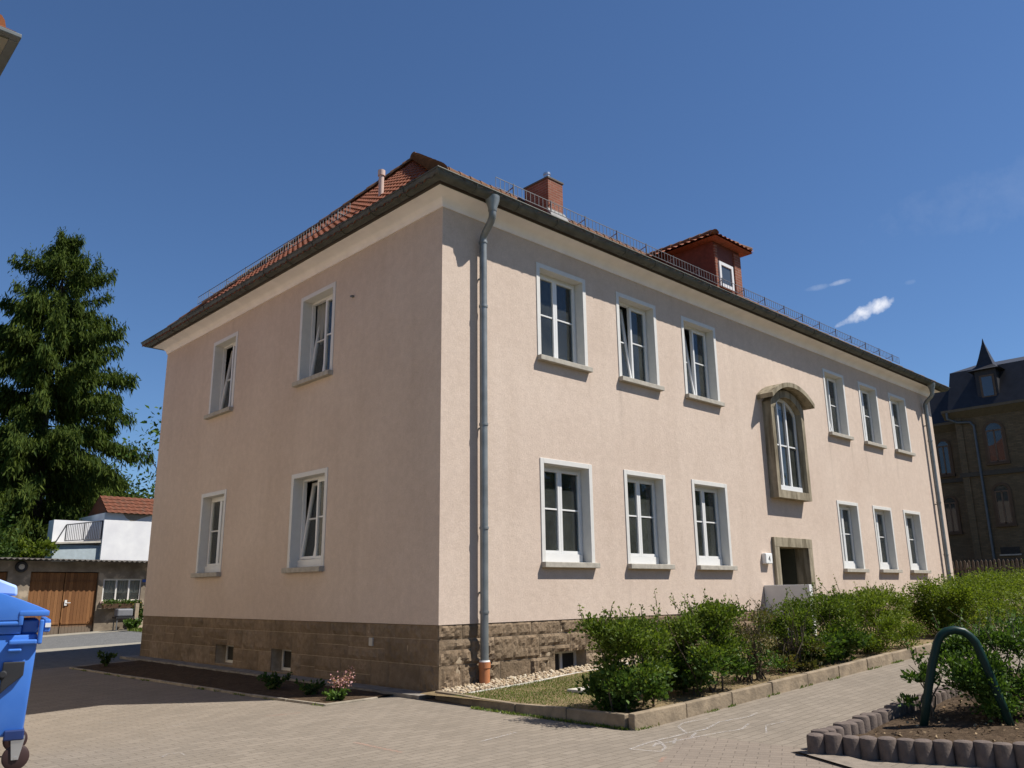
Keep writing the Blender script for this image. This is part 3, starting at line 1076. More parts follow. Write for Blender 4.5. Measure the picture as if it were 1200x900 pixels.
m2.quad((ex0, ey, ez - 0.01), (ex1, ey, ez - 0.01), (ex1, 3.6, ez - 0.01), (ex0, 3.6, ez - 0.01))
drf = m2.build('dormer_roof', TILE, dm, fix=False)
m2 = MB()
cap_tiles(m2, (ex0 + 0.03, ey + 0.03, ez + 0.06), (rx, ry, rz + 0.03), 0.095, 0.3)
cap_tiles(m2, (ex1 - 0.03, ey + 0.03, ez + 0.06), (rx, ry, rz + 0.03), 0.095, 0.3)
cap_tiles(m2, (rx, ry - 0.05, rz + 0.05), (rx, 3.6, rz + 0.05), 0.095, 0.3)
m2.build('dormer_ridge', TILEDARK, dm, smooth=True, fix=False)


# downpipes
def downpipe(x, xt, zend, stand):
    mb = MB()
    pts = [(xt, -0.405, 7.66), (xt, -0.405, 7.42), (xt, -0.395, 7.36), (xt + (x - xt) * 0.2, -0.35, 7.30), (xt + (x - xt) * 0.8, -0.18, 7.17), (x, -0.13, 7.11), (x, -0.12, 7.05), (x, -0.12, 6.9), (x, -0.12, zend)]
    mb.tube(pts, 0.062, 16)
    for z in (7.02, 5.9, 3.95, 2.35, 1.12):
        if z > zend: mb.lathe([(0.071, z - 0.02), (0.073, z), (0.071, z + 0.02)], (x, -0.12, 0), 16)
    for z in (6.4, 3.9, 1.4):
        mb.bar((x, -0.06, z), (x, 0.0, z), 0.015, 0.03)
    mb.lathe([(0.068, 7.46), (0.075, 7.48), (0.075, 7.52), (0.12, 7.66), (0.125, 7.72)], (xt, -0.405, 0), 12)
    o = mb.build('downpipe', ZINCPIPE, house, smooth=True)
    if stand:
        m2 = MB(); m2.lathe([(0.078, -0.1), (0.078, zend - 0.03), (0.088, zend - 0.03), (0.088, zend + 0.05)], (x, -0.12, 0), 18)
        m2.build('standpipe', TERRA, o, smooth=True)
        m2 = MB(); m2.lathe([(0.075, zend + 0.04), (0.082, zend + 0.055), (0.075, zend + 0.075)], (x, -0.12, 0), 18)
        m2.build('collar', PVC, o, smooth=True)


downpipe(0.765, 0.72, 0.37, True)
downpipe(19.78, 19.72, 0.6, False)


# arched stair window with stone hood
def arc_pts(cx, half, zs, rise, n=16):
    R = (half * half + rise * rise) / (2 * rise); cz = zs + rise - R
    a = math.asin(min(1, half / R))
    return [(cx + R * math.sin(t), cz + R * math.cos(t)) for t in np.linspace(-a, a, n)]


bx0, bx1 = BAY; bc = (bx0 + bx1) / 2; P = -0.22
mb = MB()
xz = lambda a, b, d: (a, d, b)
ix0, ix1 = bx0 + 0.135, bx1 - 0.135
arcI = arc_pts(bc, (ix1 - ix0) / 2, 5.52, 0.33)
arcO = arc_pts(bc, (bx1 - bx0) / 2, 5.66, 0.36)
# left and right jambs, sill block, arch band
mb.box(bx0, P, 3.42, ix0, 0.30, 5.53); mb.box(ix1, P, 3.42, bx1, 0.30, 5.53)
mb.box(ix0, P, 3.42, ix1, 0.30, 3.60)
for i in range(15):
    quad4 = [arcI[i], arcI[i + 1], arcO[i + 1], arcO[i]]
    mb.prism(quad4, xz, P, 0.30)
mb.prism([(bx0, 5.53), (ix0, 5.53), arcI[0], arcO[0]], xz, P, 0.3)
mb.prism([(bx1, 5.53), arcO[-1], arcI[-1], (ix1, 5.53)], xz, P, 0.3)
sw = mb.build('stair_window', OLDSTONE, house)
mb = MB()
hi = arc_pts(bc, 1.0, 5.70, 0.36, 20); ho = arc_pts(bc, 1.02, 5.80, 0.37, 20)
for i in range(19):
    mb.prism([hi[i], hi[i + 1], ho[i + 1], ho[i]], xz, -0.42, 0.0)
mb.build('hood', OLDSTONE, sw)
mb = MB()
FY = -0.06
arcF = arc_pts(bc, (ix1 - ix0) / 2 - 0.06, 5.48, 0.30)
arcI2 = arc_pts(bc, (ix1 - ix0) / 2, 5.52, 0.33)
for i in range(15):
    mb.prism([arcF[i], arcF[i + 1], arcI2[i + 1], arcI2[i]], xz, FY, FY + 0.06)
mb.box(ix0, FY, 3.6, ix0 + 0.06, FY + 0.06, 5.50); mb.box(ix1 - 0.06, FY, 3.6, ix1, FY + 0.06, 5.50)
mb.box(ix0 + 0.06, FY, 3.6, ix1 - 0.06, FY + 0.06, 3.72)
mb.box(ix0 + 0.06, FY - 0.10, 3.602, ix1 - 0.18, FY - 0.002, 3.72)
for x in (bc - 0.22, bc + 0.16):
    mb.box(x - 0.03, FY - 0.01, 3.72, x + 0.03, FY + 0.05, 5.78)
mb.box(ix0 + 0.06, FY + 0.005, 4.68, bc - 0.25, FY + 0.045, 4.715)
mb.box(bc - 0.19, FY + 0.005, 4.68, bc + 0.13, FY + 0.045, 4.715)
mb.box(bc + 0.19, FY + 0.005, 4.68, ix1 - 0.06, FY + 0.045, 4.715)
mb.build('arched_frame', PVC, sw, bevel=0.004)
mb = MB()
mb.add([xz(a, b, FY + 0.035) for a, b in [(ix0 + 0.03, 3.65)] + [(ix1 - 0.03, 3.65)] + list(reversed(arcF))], [tuple(range(18))])
mb.build('arched_pane', GLASS, sw, fix=False)

# entrance
mb = MB()
x0, x1, zb, zt = DOOR
mb.box(9.51, -0.07, zb - 0.2, x0, 0.28, zt); mb.box(x1, -0.07, zb - 0.2, 11.28, 0.28, zt); mb.box(9.51, -0.072, zt, 11.28, 0.28, 2.535)
ent = mb.build('entrance', OLDSTONE, house, bevel=0.008)
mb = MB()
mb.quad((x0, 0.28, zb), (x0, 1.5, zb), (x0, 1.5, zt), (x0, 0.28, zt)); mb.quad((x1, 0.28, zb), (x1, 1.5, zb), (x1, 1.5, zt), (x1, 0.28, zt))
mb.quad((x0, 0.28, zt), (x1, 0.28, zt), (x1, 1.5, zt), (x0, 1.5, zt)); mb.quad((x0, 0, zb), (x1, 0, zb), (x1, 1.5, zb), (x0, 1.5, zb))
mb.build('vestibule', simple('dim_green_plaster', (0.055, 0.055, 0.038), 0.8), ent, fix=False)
mb = MB()
mb.box(x0, 1.0, zb, x1, 1.06, zt)
for (a, b) in ((x0 + 0.1, bc - 0.12), (bc + 0.02, x1 - 0.1)):
    mb.box(a, 0.975, zb + 0.15, b, 1.0, zb + 0.8); mb.box(a, 0.975, zb + 0.95, b, 1.0, zt - 0.15)
mb.build('door', simple('dark_brown_door', (0.045, 0.03, 0.02), 0.5, 0.2), ent, bevel=0.006)
mb = MB()
mb.box(9.0, -1.05, 0.2, 9.14, -0.01, 1.48)
sc = mb.build('stair_side_wall', simple('white_wall_paint', (0.62, 0.61, 0.59), 0.8, 0.06, 4), house, bevel=0.008)
mb = MB(); mb.box(9.14, -1.6, 0.2, 11.3, -0.07, 0.36); mb.box(9.14, -2.0, 0.2, 11.3, -1.6, 0.30); mb.build('entrance_steps', CONC, house, bevel=0.01)
mb = MB(); mb.box(9.02, -0.11, 1.935, 9.30, 0.0, 2.165)
hl = mb.build('house_number_lamp', simple('white_lamp_shell', (0.8, 0.8, 0.78), 0.35), house, bevel=0.02)
fc = bpy.data.curves.new('house_number', 'FONT'); fc.body = '4'; fc.size = 0.17; fc.extrude = 0.002; fc.align_x = 'CENTER'
tmp = bpy.data.objects.new('numeral_curve', fc)
COL.objects.link(tmp)
nme = bpy.data.meshes.new_from_object(tmp.evaluated_get(bpy.context.evaluated_depsgraph_get()))
bpy.data.objects.remove(tmp)
fo = bpy.data.objects.new('numeral', nme)
COL.objects.link(fo)
fo.parent = hl
fo.rotation_euler = (math.radians(90), 0, 0)
fo.location = (9.16, -0.114, 1.99)
nme.materials.clear(); nme.materials.append(simple('black_numeral', (0.03, 0.03, 0.03), 0.6))
# small wall fittings
mb = MB(); mb.bar((-0.06, 2.55, 6.62), (0.0, 2.55, 6.62), 0.05, 0.03); mb.build('wall_hook', IRON, house)
mb = MB(); mb.box(-0.012, 1.62, 0.62, 0.04, 1.72, 0.74); mb.build('socket_plate', CONC, house)
# room partitions so that the windows look into rooms, not through the house
mb = MB()
mb.box(0.9, 4.2, 0.9, LX - 0.5, 4.3, 7.6); mb.box(0.3, 0.3, 4.15, LX - 0.3, LY - 0.3, 4.35)
for x in (3.9, 6.0, 9.2, 11.7, 14.7, 16.8): mb.box(x, 0.5, 0.9, x + 0.1, 4.2, 4.15); mb.box(x, 0.5, 4.35, x + 0.1, 4.2, 7.6)
mb.box(4.3, 4.3, 0.9, 4.4, LY - 0.4, 7.6); mb.box(0.5, 5.7, 0.9, 4.3, 5.8, 4.15); mb.box(0.5, 5.7, 4.35, 4.3, 5.8, 7.6)
mb.box(0.1, 0.1, 7.6, LX - 0.1, LY - 0.1, 7.7)
mb.box(0.1, 0.1, 0.80, LX - 0.1, LY - 0.1, 0.9)
mb.build('interior_walls', simple('room_walls', (0.55, 0.53, 0.47), 0.9), house)


# ------------------------------------------------------------------ foliage
def leaf_obj(name, C, D, L, W, mat, parent, off, fold=0.15, bend=None):
    C = np.asarray(C, float); n = len(C)
    D = np.asarray(D, float); D /= np.linalg.norm(D, axis=1, keepdims=True) + 1e-9
    R = RNG.normal(size=(n, 3)); Bv = np.cross(D, R); Bv /= np.linalg.norm(Bv, axis=1, keepdims=True) + 1e-9
    Nv = np.cross(D, Bv)
    L = np.asarray(L).reshape(-1, 1) * np.ones((n, 1)); W = np.asarray(W).reshape(-1, 1) * np.ones((n, 1))
    C = C - np.asarray(off)
    v = np.empty((n, 4, 3))
    v[:, 0] = C
    v[:, 1] = C + D * L * 0.45 + Bv * W * 0.5 + Nv * W * fold
    v[:, 2] = C + D * L
    v[:, 3] = C + D * L * 0.45 - Bv * W * 0.5 + Nv * W * fold
    me = bpy.data.meshes.new(name)
    me.vertices.add(4 * n); me.vertices.foreach_set('co', v.reshape(-1))
    me.loops.add(4 * n); me.loops.foreach_set('vertex_index', np.arange(4 * n, dtype=np.int32))
    me.polygons.add(n); me.polygons.foreach_set('loop_start', np.arange(0, 4 * n, 4, dtype=np.int32)); me.polygons.foreach_set('loop_total', np.full(n, 4, dtype=np.int32))
    me.update(calc_edges=True)
    me.materials.append(mat)
    o = bpy.data.objects.new(name, me); COL.objects.link(o)
    if parent: o.parent = parent
    return o


HEDGE = mat_leaf('hedge_leaf', [(0.048, 0.080, 0.011), (0.090, 0.132, 0.018), (0.150, 0.188, 0.028)], 0.3, 0.6, 0.15)
HEDGEY = mat_leaf('hedge_leaf_bright', [(0.070, 0.104, 0.012), (0.118, 0.160, 0.019), (0.180, 0.215, 0.030)], 0.3, 0.6, 0.15)
LUSH = mat_leaf('lush_leaf', [(0.036, 0.072, 0.013), (0.062, 0.112, 0.02), (0.10, 0.16, 0.032)], 0.25, 0.5, 0.2)
DULL = mat_leaf('dull_green_leaf', [(0.05, 0.055, 0.015), (0.085, 0.085, 0.028), (0.10, 0.075, 0.03)])
DARKLEAF = mat_leaf('dark_shrub_leaf', [(0.020, 0.042, 0.010), (0.036, 0.07, 0.014), (0.065, 0.105, 0.02)], 0.22, 0.6, 0.15)
PURPLE = mat_leaf('purple_leaf', [(0.10, 0.065, 0.06), (0.14, 0.10, 0.095), (0.17, 0.14, 0.12)])
SPRUCE = mat_leaf('spruce_needles', [(0.027, 0.046, 0.010), (0.050, 0.076, 0.014), (0.088, 0.114, 0.020)], 0.25, 0.8, 0.08)
DECID = mat_leaf('tree_leaf', [(0.03, 0.065, 0.012), (0.055, 0.11, 0.018), (0.09, 0.15, 0.03)])
PINKF = mat_leaf('pink_blossom', [(0.55, 0.30, 0.30), (0.45, 0.22, 0.24), (0.65, 0.45, 0.42)])
YELF = mat_leaf('yellow_blossom', [(0.75, 0.55, 0.03), (0.6, 0.38, 0.03)])
BARK = simple('grey_brown_bark', (0.10, 0.075, 0.05), 0.95, 0.35, 12, bump=0.6, bscale=25)
BARKD = simple('dark_bark', (0.045, 0.033, 0.024), 0.95, 0.35, 8, bump=0.6, bscale=12)


def shrub(name, label, cat, x, y, rx, ry, h, mat, n, leaf=0.05, group=None, z=None, bare=0.0, boxy=0.6, mat2=None, sprigs=14, stems=10, low=0.05, seed=1, clumps=42):
    """twiggy bush: stems from the ground, leaf clumps through the volume, loose sprigs on top"""
    rg = np.random.default_rng(seed)
    z = gl(x, y) if z is None else z
    root = thing(name, label, cat, (x, y, z), group)
    st = MB()
    for i in range(stems):
        a = rg.uniform(0, 2 * math.pi); q = rg.uniform(0.2, 0.9)
        p = Vector((x + rg.uniform(-.5, .5) * rx, y + rg.uniform(-.4, .4) * ry, z - 0.02)); pts = [p]
        tx = x + math.cos(a) * rx * q; ty = y + math.sin(a) * ry * q; tz = z + h * rg.uniform(0.65, 0.98)
        for k in range(1, 5):
            t = k / 4
            pts.append(Vector((p.x + (tx - p.x) * t + rg.normal() * 0.03, p.y + (ty - p.y) * t + rg.normal() * 0.03, p.z + (tz - p.z) * t)))
        st.tube(pts, [0.013, 0.011, 0.009, 0.006, 0.003], 5)
    # clump centres
    cs = []
    while len(cs) < clumps:
        p = rg.uniform(-1, 1, 3)
        e = boxy * 6 + 2
        if (abs(p[0]) ** e + abs(p[1]) ** e + abs(p[2]) ** e) > 1: continue
        if max(abs(p)) < 0.35: continue
        zz = low + (1 - low) * (p[2] + 1) / 2
        if rg.random() < bare * (1 - zz): continue
        cs.append((p[0] * rx * 0.92, p[1] * ry * 0.92, zz * h * 0.93))
    cs = np.array(cs)
    k = rg.integers(0, len(cs), n)
    size = 0.145 * min(1.0, h)
    off = rg.normal(size=(n, 3)) * np.array([size * 0.56, size * 0.56, size * 0.34])
    C = cs[k] + off
    D = off + np.array([0, 0, 0.10]) + rg.normal(size=(n, 3)) * 0.07
    # drooping flat tiers read as hawthorn/hornbeam
    sp = []; sd = []
    for i in range(sprigs):
        b = np.array([rg.uniform(-1, 1) * rx * 0.9, rg.uniform(-1, 1) * ry * 0.8, h * rg.uniform(0.82, 0.95)])
        d = np.array([rg.normal() * 0.35, rg.normal() * 0.35, 1.0]); ln = rg.uniform(0.10, 0.26)
        pts = [b + d * ln * t for t in np.linspace(0, 1, 4)]
        st.tube([Vector(q) + Vector((x, y, z)) for q in pts], [0.005, 0.004, 0.003, 0.002], 4)
        for t in np.linspace(0.1, 1, 13):
            sp.append(b + d * ln * t + rg.normal(size=3) * 0.012); sd.append(rg.normal(size=3) * 0.7 + np.array([0, 0, 0.5]))
    if sp:
        C = np.vstack([C, sp]); D = np.vstack([D, sd])
    C[:, 2] = np.maximum(C[:, 2], 0.01)
    C = C + np.array([x, y, z])
    nn = len(C)
    st.build('stems', BARK, root, fix=False)
    lf = leaf * rg.uniform(0.6, 1.25, nn)
    if mat2 is None:
        leaf_obj('foliage', C, D, lf, lf * 0.62, mat, root, (x, y, z))
    else:
        m = (C[:, 2] - z) < h * 0.38 + rg.normal(size=nn) * 0.08
        leaf_obj('foliage', C[~m], D[~m], lf[~m], lf[~m] * 0.62, mat, root, (x, y, z))
        leaf_obj('undergrowth', C[m], D[m], lf[m] * 1.5, lf[m] * 1.0, mat2, root, (x, y, z))
    return root


G = 'shrubs in the row along the front garden'
shrub('hedge_shrub', 'loose bright green shrub at the corner of the garden kerb, nearest of the row', 'shrub', 0.30, -3.22, 0.62, 0.46, 1.04, HEDGE, 14500, 0.042, G, mat2=LUSH, boxy=0.5, seed=3, clumps=40, bare=0.35, sprigs=18)
shrub('hedge_shrub', 'full green shrub with large leafy plants at its foot, second from the kerb corner', 'shrub', 1.60, -3.20, 0.66, 0.48, 1.12, HEDGE, 16500, 0.042, G, mat2=LUSH, boxy=0.6, seed=4, clumps=44, bare=0.15, sprigs=18)
shrub('hedge_shrub', 'thin brownish shrub with bare stems showing the wall through it', 'shrub', 2.95, -3.15, 0.52, 0.36, 0.94, DULL, 3600, 0.034, G, mat2=LUSH, boxy=0.6, seed=5, clumps=20, bare=0.75, stems=26)
shrub('hedge_shrub', 'sparse upright shrub standing in front of the white stair wall', 'shrub', 4.10, -3.15, 0.40, 0.36, 0.92, HEDGE, 5200, 0.040, G, mat2=DULL, boxy=0.6, seed=6, clumps=20, bare=0.7, stems=26, sprigs=8)
shrub('hedge_shrub', 'dense dark green shrub with pale leaves at its foot below the entrance', 'shrub', 5.35, -3.10, 0.62, 0.48, 1.06, HEDGE, 14000, 0.042, G, mat2=LUSH, boxy=0.7, seed=7, clumps=42)
shrub('hedge_shrub', 'wide clipped bright green shrub at the far end of the row, right of the entrance', 'shrub', 7.15, -3.12, 1.08, 0.54, 1.08, HEDGEY, 24000, 0.040, G, boxy=0.85, seed=8, clumps=80)
# long hedge beyond the gap
root = None
rg = np.random.default_rng(21)


def hedge(name, label, x0, x1, y0, y1, h, n, seed):
    rg = np.random.default_rng(seed)
    xc = (x0 + x1) / 2; yc = (y0 + y1) / 2; z = gl(x0, yc)
    root = thing(name, label, 'hedge', (xc, yc, z))
    cl = []
    for i in range(int((x1 - x0) * 26)):
        f = rg.random()
        u = rg.uniform(x0, x1); v = rg.uniform(y0, y1); t = rg.uniform(0.08, 1)
        if f < 0.35: v = y0 + rg.normal() * 0.04
        elif f < 0.65: t = 1.0
        elif f < 0.78: u = x0 + abs(rg.normal()) * 0.05
        cl.append((u, v, z + (u - x0) * 0.038 + t * h * (1 + 0.05 * math.sin(u * 2.3) + 0.04 * rg.normal())))
    cl = np.array(cl)
    wgt = 1.0 / (1.0 + np.abs(cl[:, 0] - x0) * 0.2)
    k = rg.choice(len(cl), n, p=wgt / wgt.sum())
    off = rg.normal(size=(n, 3)) * np.array([0.14, 0.12, 0.09])
    C = cl[k] + off
    D = off + rg.normal(size=(n, 3)) * 0.06 + np.array([0, -0.02, 0.06])
    lf = 0.046 * rg.uniform(0.6, 1.3, n)
    leaf_obj('foliage', C, D, lf, lf * 0.65, HEDGEY, root, (xc, yc, z))
    st = MB()
    for i in range(int((x1 - x0) * 5)):
        u = rg.uniform(x0, x1); v = rg.uniform(y0 + 0.2, y1 - 0.2); zb = z + (u - x0) * 0.038
        st.tube([(u, v, zb - 0.05), (u + rg.normal() * 0.1, v + rg.normal() * 0.08, zb + h * 0.5), (u + rg.normal() * 0.2, v + rg.normal() * 0.15, zb + h * 0.95)], [0.016, 0.011, 0.004], 5)
    st.build('stems', BARK, root, fix=False)
    return root


hedge('clipped_hedge', 'long clipped green hedge beyond the gap, in front of the wooden fence', 10.0, 19.5, -3.65, -2.65, 0.90, 46000, 31)


def spray(name, label, cat, x, y, z, h, spread, mat, n, leaf, seed, group=None, flower=None, nf=0, stems=7):
    """small herbaceous plant: arching stems with leaves, optional blossoms on top"""
    rg = np.random.default_rng(seed)
    root = thing(name, label, cat, (x, y, z), group)
    C = []; D = []; F = []; st = MB()
    for i in range(stems):
        a = rg.uniform(0, 2 * math.pi); s = spread * rg.uniform(0.3, 1)
        e = np.array([math.cos(a) * s, math.sin(a) * s, h * rg.uniform(0.6, 1)])
        pts = [e * np.array([t, t, t ** 0.7]) for t in np.linspace(0, 1, 5)]
        st.tube([Vector(p) + Vector((x, y, z - 0.01)) for p in pts], [0.006, 0.005, 0.004, 0.003, 0.002], 4)
        for j in range(n // stems):
            t = rg.uniform(0.1, 0.75 if flower else 1.0)
            p = e * np.array([t, t, t ** 0.7])
            C.append(p + rg.normal(size=3) * 0.02); D.append(rg.normal(size=3) + np.array([math.cos(a), math.sin(a), 0.4]))
        for j in range(nf // stems):
            t = rg.uniform(0.55, 1.0); F.append(e * np.array([t, t, t ** 0.7]) + rg.normal(size=3) * 0.03)
    C = np.array(C) + np.array([x, y, z]); lf = leaf * rg.uniform(0.6, 1.2, len(C))
    st.build('stems', DULL, root, fix=False)
    leaf_obj('leaves', C, D, lf, lf * 0.7, mat, root, (x, y, z))
    if flower:
        F = np.array(F) + np.array([x, y, z])
        leaf_obj('blossoms', F, rg.normal(size=F.shape) + np.array([0, 0, 0.5]), np.full(len(F), 0.028), np.full(len(F), 0.024), flower, root, (x, y, z))
    return root


spray('flowering_plant', 'airy pink flowering plant in the small sunlit bed by the stone plinth', 'plant', -0.95, 1.0, 0.0, 0.38, 0.22, DULL, 160, 0.035, 41, flower=PINKF, nf=330, stems=14)
spray('leafy_plant', 'small bright green leafy plant at the front of the pink flowers', 'plant', -1.12, 0.80, -0.01, 0.13, 0.17, LUSH, 260, 0.06, 42, stems=12)
spray('dark_bed_plant', 'low dark plant in the shaded bed under the nearer cellar window', 'plant', -1.0, 2.8, -0.02, 0.24, 0.32, DARKLEAF, 320, 0.07, 43, stems=12)
spray('dark_bed_plant', 'low dark tuft in the shaded bed right beside the pink flowers', 'plant', -1.0, 1.75, -0.02, 0.2, 0.3, DARKLEAF, 240, 0.06, 44, stems=12)
spray('dark_bed_plant', 'dark tuft at the far end of the shaded bed by the house corner', 'plant', -1.3, 9.6, -0.02, 0.35, 0.3, DARKLEAF, 240, 0.07, 45, stems=12)
GP = 'shrubs in the planter behind the green hoop'
zp = lambda x, y: zg(x, y) + 0.09
shrub('planter_shrub', 'dark leafy shrub filling the planter just behind the green hoop', 'shrub', 1.98, -6.55, 0.60, 0.46, 0.88, LUSH, 13000, 0.042, GP, z=zp(1.98, -6.55), boxy=0.3, seed=51, clumps=40, sprigs=16, mat2=None)
shrub('planter_shrub', 'rounded green shrub at the right edge of the planter', 'shrub', 2.6, -7.75, 0.8, 0.7, 0.88, LUSH, 11000, 0.05, GP, z=zp(2.6, -7.75), boxy=0.3, seed=52, clumps=36)
shrub('planter_shrub', 'taller green shrub farther back in the planter', 'shrub', 3.9, -7.0, 0.9, 0.75, 0.95, HEDGE, 12000, 0.045, GP, z=zp(3.9, -7.0), boxy=0.4, seed=53, clumps=46)
shrub('planter_shrub', 'greyish purple shrub at the back of the planter', 'shrub', 5.7, -7.0, 0.8, 0.7, 1.12, PURPLE, 9000, 0.042, GP, z=zp(5.7, -7.0), boxy=0.3, seed=54, clumps=34)
shrub('planter_shrub', 'small loose sprig leaning over the palisade beside the hoop', 'shrub', 1.55, -6.0, 0.24, 0.18, 0.50, LUSH, 420, 0.055, GP, z=zp(1.55, -6.0), boxy=0.3, seed=55, clumps=7, sprigs=3, stems=6)

# grass blades on the lawn, patchy
C = []; D = []
rg = np.random.default_rng(61)
while len(C) < 30000:
    x = rg.uniform(-0.25, 5.5) if rg.random() < 0.8 else rg.uniform(5.5, 9); y = rg.uniform(-3.3, -0.62)
    v = 0.7 * noise.noise((x * 0.9, y * 0.9, 3)) + 0.55 * (y + 2.1)
    if rg.random() > min(max(v * 0.9 + 0.45, 0.06), 1): continue
    C.append((x, y, gl(x, y) + 0.0)); D.append((rg.normal() * 0.45, rg.normal() * 0.45, 1))
lf = rg.uniform(0.014, 0.036, len(C))
GRASS = mat_leaf('lawn_grass', [(0.065, 0.115, 0.015), (0.105, 0.16, 0.026), (0.18, 0.18, 0.05)], 0.3)
o = leaf_obj('grass', C, D, lf, np.full(len(C), 0.007), GRASS, None, (0, 0, 0), 0.1)
tag(o, kind='stuff')
# weeds along the foot of the kerbs
C = []; D = []
for i in range(2600):
    if rg.random() < 0.35:
        t = rg.random(); x = -0.44 - 0.0 * t + rg.normal() * 0.015; y = -1.2 - 2.5 * t
    elif rg.random() < 0.6:
        x = rg.uniform(-0.4, 9) ; y = -3.785 + rg.normal() * 0.012
        if noise.noise((x * 2.3, 0, 8)) < 0.05: continue
    else:
        y = rg.uniform(0.5, 10); x = -1.47 - (y - 0.5) * 0.033 - abs(rg.normal()) * 0.02
        if noise.noise((y * 2.3, 0, 4)) < 0.1: continue
    C.append((x, y, zg(x, y))); D.append((rg.normal() * 0.7, rg.normal() * 0.7, 1))
lf = rg.uniform(0.02, 0.05, len(C))
tag(leaf_obj('kerb_weeds', C, D, lf, lf * 0.35, GRASS, None, (0, 0, 0), 0.1), kind='stuff')

# pebbles by the wall
mb = MB()
rnd = random.Random(4)
ico = [(0, 0, 1), (0.9, 0, 0.3), (0.28, 0.85, 0.3), (-0.72, 0.53, 0.3), (-0.72, -0.53, 0.3), (0.28, -0.85, 0.3), (0.72, 0.53, -0.4), (-0.28, 0.85, -0.4), (-0.9, 0, -0.4), (-0.28, -0.85, -0.4), (0.72, -0.53, -0.4)]
icf = [(0, 1, 2), (0, 2, 3), (0, 3, 4), (0, 4, 5), (0, 5, 1), (1, 6, 2), (2, 7, 3), (3, 8, 4), (4, 9, 5), (5, 10, 1), (2, 6, 7), (3, 7, 8), (4, 8, 9), (5, 9, 10), (1, 10, 6)]
for i in range(1500):
    x = rnd.uniform(-0.08, 5.2); wv = 0.56 if x < 1.5 else 0.48
    y = -0.02 - rnd.random() * wv
    if x < 0.05 and y > -0.1: continue
    s = rnd.uniform(0.016, 0.036); r = rnd.uniform(0, 6.28)
    zz = gl(x, y) + rnd.uniform(0.0, 0.025)
    sx, sy, sz = s * rnd.uniform(0.8, 1.5), s * rnd.uniform(0.7, 1.1), s * rnd.uniform(0.5, 0.9)
    mb.add([(x + math.cos(r) * a * sx - math.sin(r) * b * sy, y + math.sin(r) * a * sx + math.cos(r) * b * sy, zz + c * sz) for a, b, c in ico], icf)
tag(mb.build('gravel', PEBBLE, smooth='all', fix=False), kind='stuff')
# a slab lying on the lawn
mb = MB(); mb.box(0.85, -1.98, gl(1, -1.8) - 0.02, 1.28, -1.66, gl(1, -1.8) + 0.035)
tag(mb.build('paving_slab', CONC, bevel=0.01), 'single pale paving slab lying on the lawn beside the first shrub', 'slab')


# ------------------------------------------------------------------ planter palisades
def palisade_mesh():
    mb = MB()
    mb.lathe([(0.078, -0.12), (0.078, 0.155), (0.072, 0.172), (0.055, 0.18), (0.0, 0.182)], (0, 0, 0), 14)
    return mb


pm = palisade_mesh().build('palisade_stone', PALIS, None, smooth=True)
pos = []
a = Vector((-0.36, -5.74)); b = Vector((0.66, -8.4))
n = int((b - a).length / 0.140)
for i in range(n): pos.append((a + (b - a) * i / n, 'front'))
a2 = Vector((-0.20, -5.70)); b2 = Vector((5.2, -5.70))
n = int((b2 - a2).length / 0.140)
for i in range(n): pos.append((a2 + (b2 - a2) * i / n, 'path'))
for i, (p, wh) in enumerate(pos):
    o = pm if i == 0 else pm.copy()
    if i: COL.objects.link(o)
    o.location = (p.x + random.uniform(-.006, .006), p.y + random.uniform(-.006, .006), zg(p.x, p.y) + random.uniform(-0.008, 0.008))
    o.rotation_euler = (random.uniform(-.05, .05), random.uniform(-.05, .05), random.uniform(0, 6))
    tag(o, 'round grey-brown concrete palisade stone edging the ' + ('sunlit path side' if wh == 'path' else 'shaded near side') + ' of the planter', 'palisade',
        'palisade stones on the ' + ('path side' if wh == 'path' else 'near side') + ' of the planter')

rg = np.random.default_rng(88)
n = 900
C = np.c_[rg.uniform(-0.1, 3.5, n), rg.uniform(-8.0, -5.9, n), np.zeros(n)]
C = C[(C[:, 0] > -0.1 + (-5.9 - C[:, 1]) * 0.38 + 0.1)]
for q in C: q[2] = zg(q[0], q[1]) + 0.095 + 0.035 * noise.noise((q[0] * 2.1, q[1] * 2.1, 5)) + 0.03 * noise.noise((q[0] * 7, q[1] * 7, 9))
D = rg.normal(size=C.shape) * np.array([1, 1, 0.3])
lf = rg.uniform(0.02, 0.05, len(C))
tag(leaf_obj('leaf_litter', C, D, lf, lf * 0.6, m_island('dry_leaves', [(0.20, 0.13, 0.07), (0.30, 0.22, 0.13), (0.11, 0.075, 0.045)]), None, (0, 0, 0)), kind='stuff')

# green steel hoop
mb = MB()
pts = [(1.0, -6.1, -0.05), (1.051, -6.178, 0.358), (1.098, -6.249, 0.669), (1.139, -6.311, 0.88), (1.16, -6.343, 0.945), (1.19, -6.388, 0.985), (1.232, -6.452, 1.0), (1.275, -6.517, 0.983),
       (1.303, -6.558, 0.942), (1.326, -6.595, 0.885), (1.351, -6.633, 0.735), (1.398, -6.705, 0.406), (1.46, -6.80, -0.05)]
mb.tube(pts, 0.039, 14)
m = NT('dark_green_paint'); m.color((0.005, 0.024, 0.019)); m.set(rough=0.40, spec=0.22)
tag(mb.build('hoop_barrier', m.m, smooth='all'), 'dark green steel tube hoop standing at the front of the planter', 'barrier')

# chalk
WCH = mat_chalk('white_chalk', (0.75, 0.74, 0.76)); RCH = mat_chalk('red_chalk', (0.6, 0.25, 0.17))


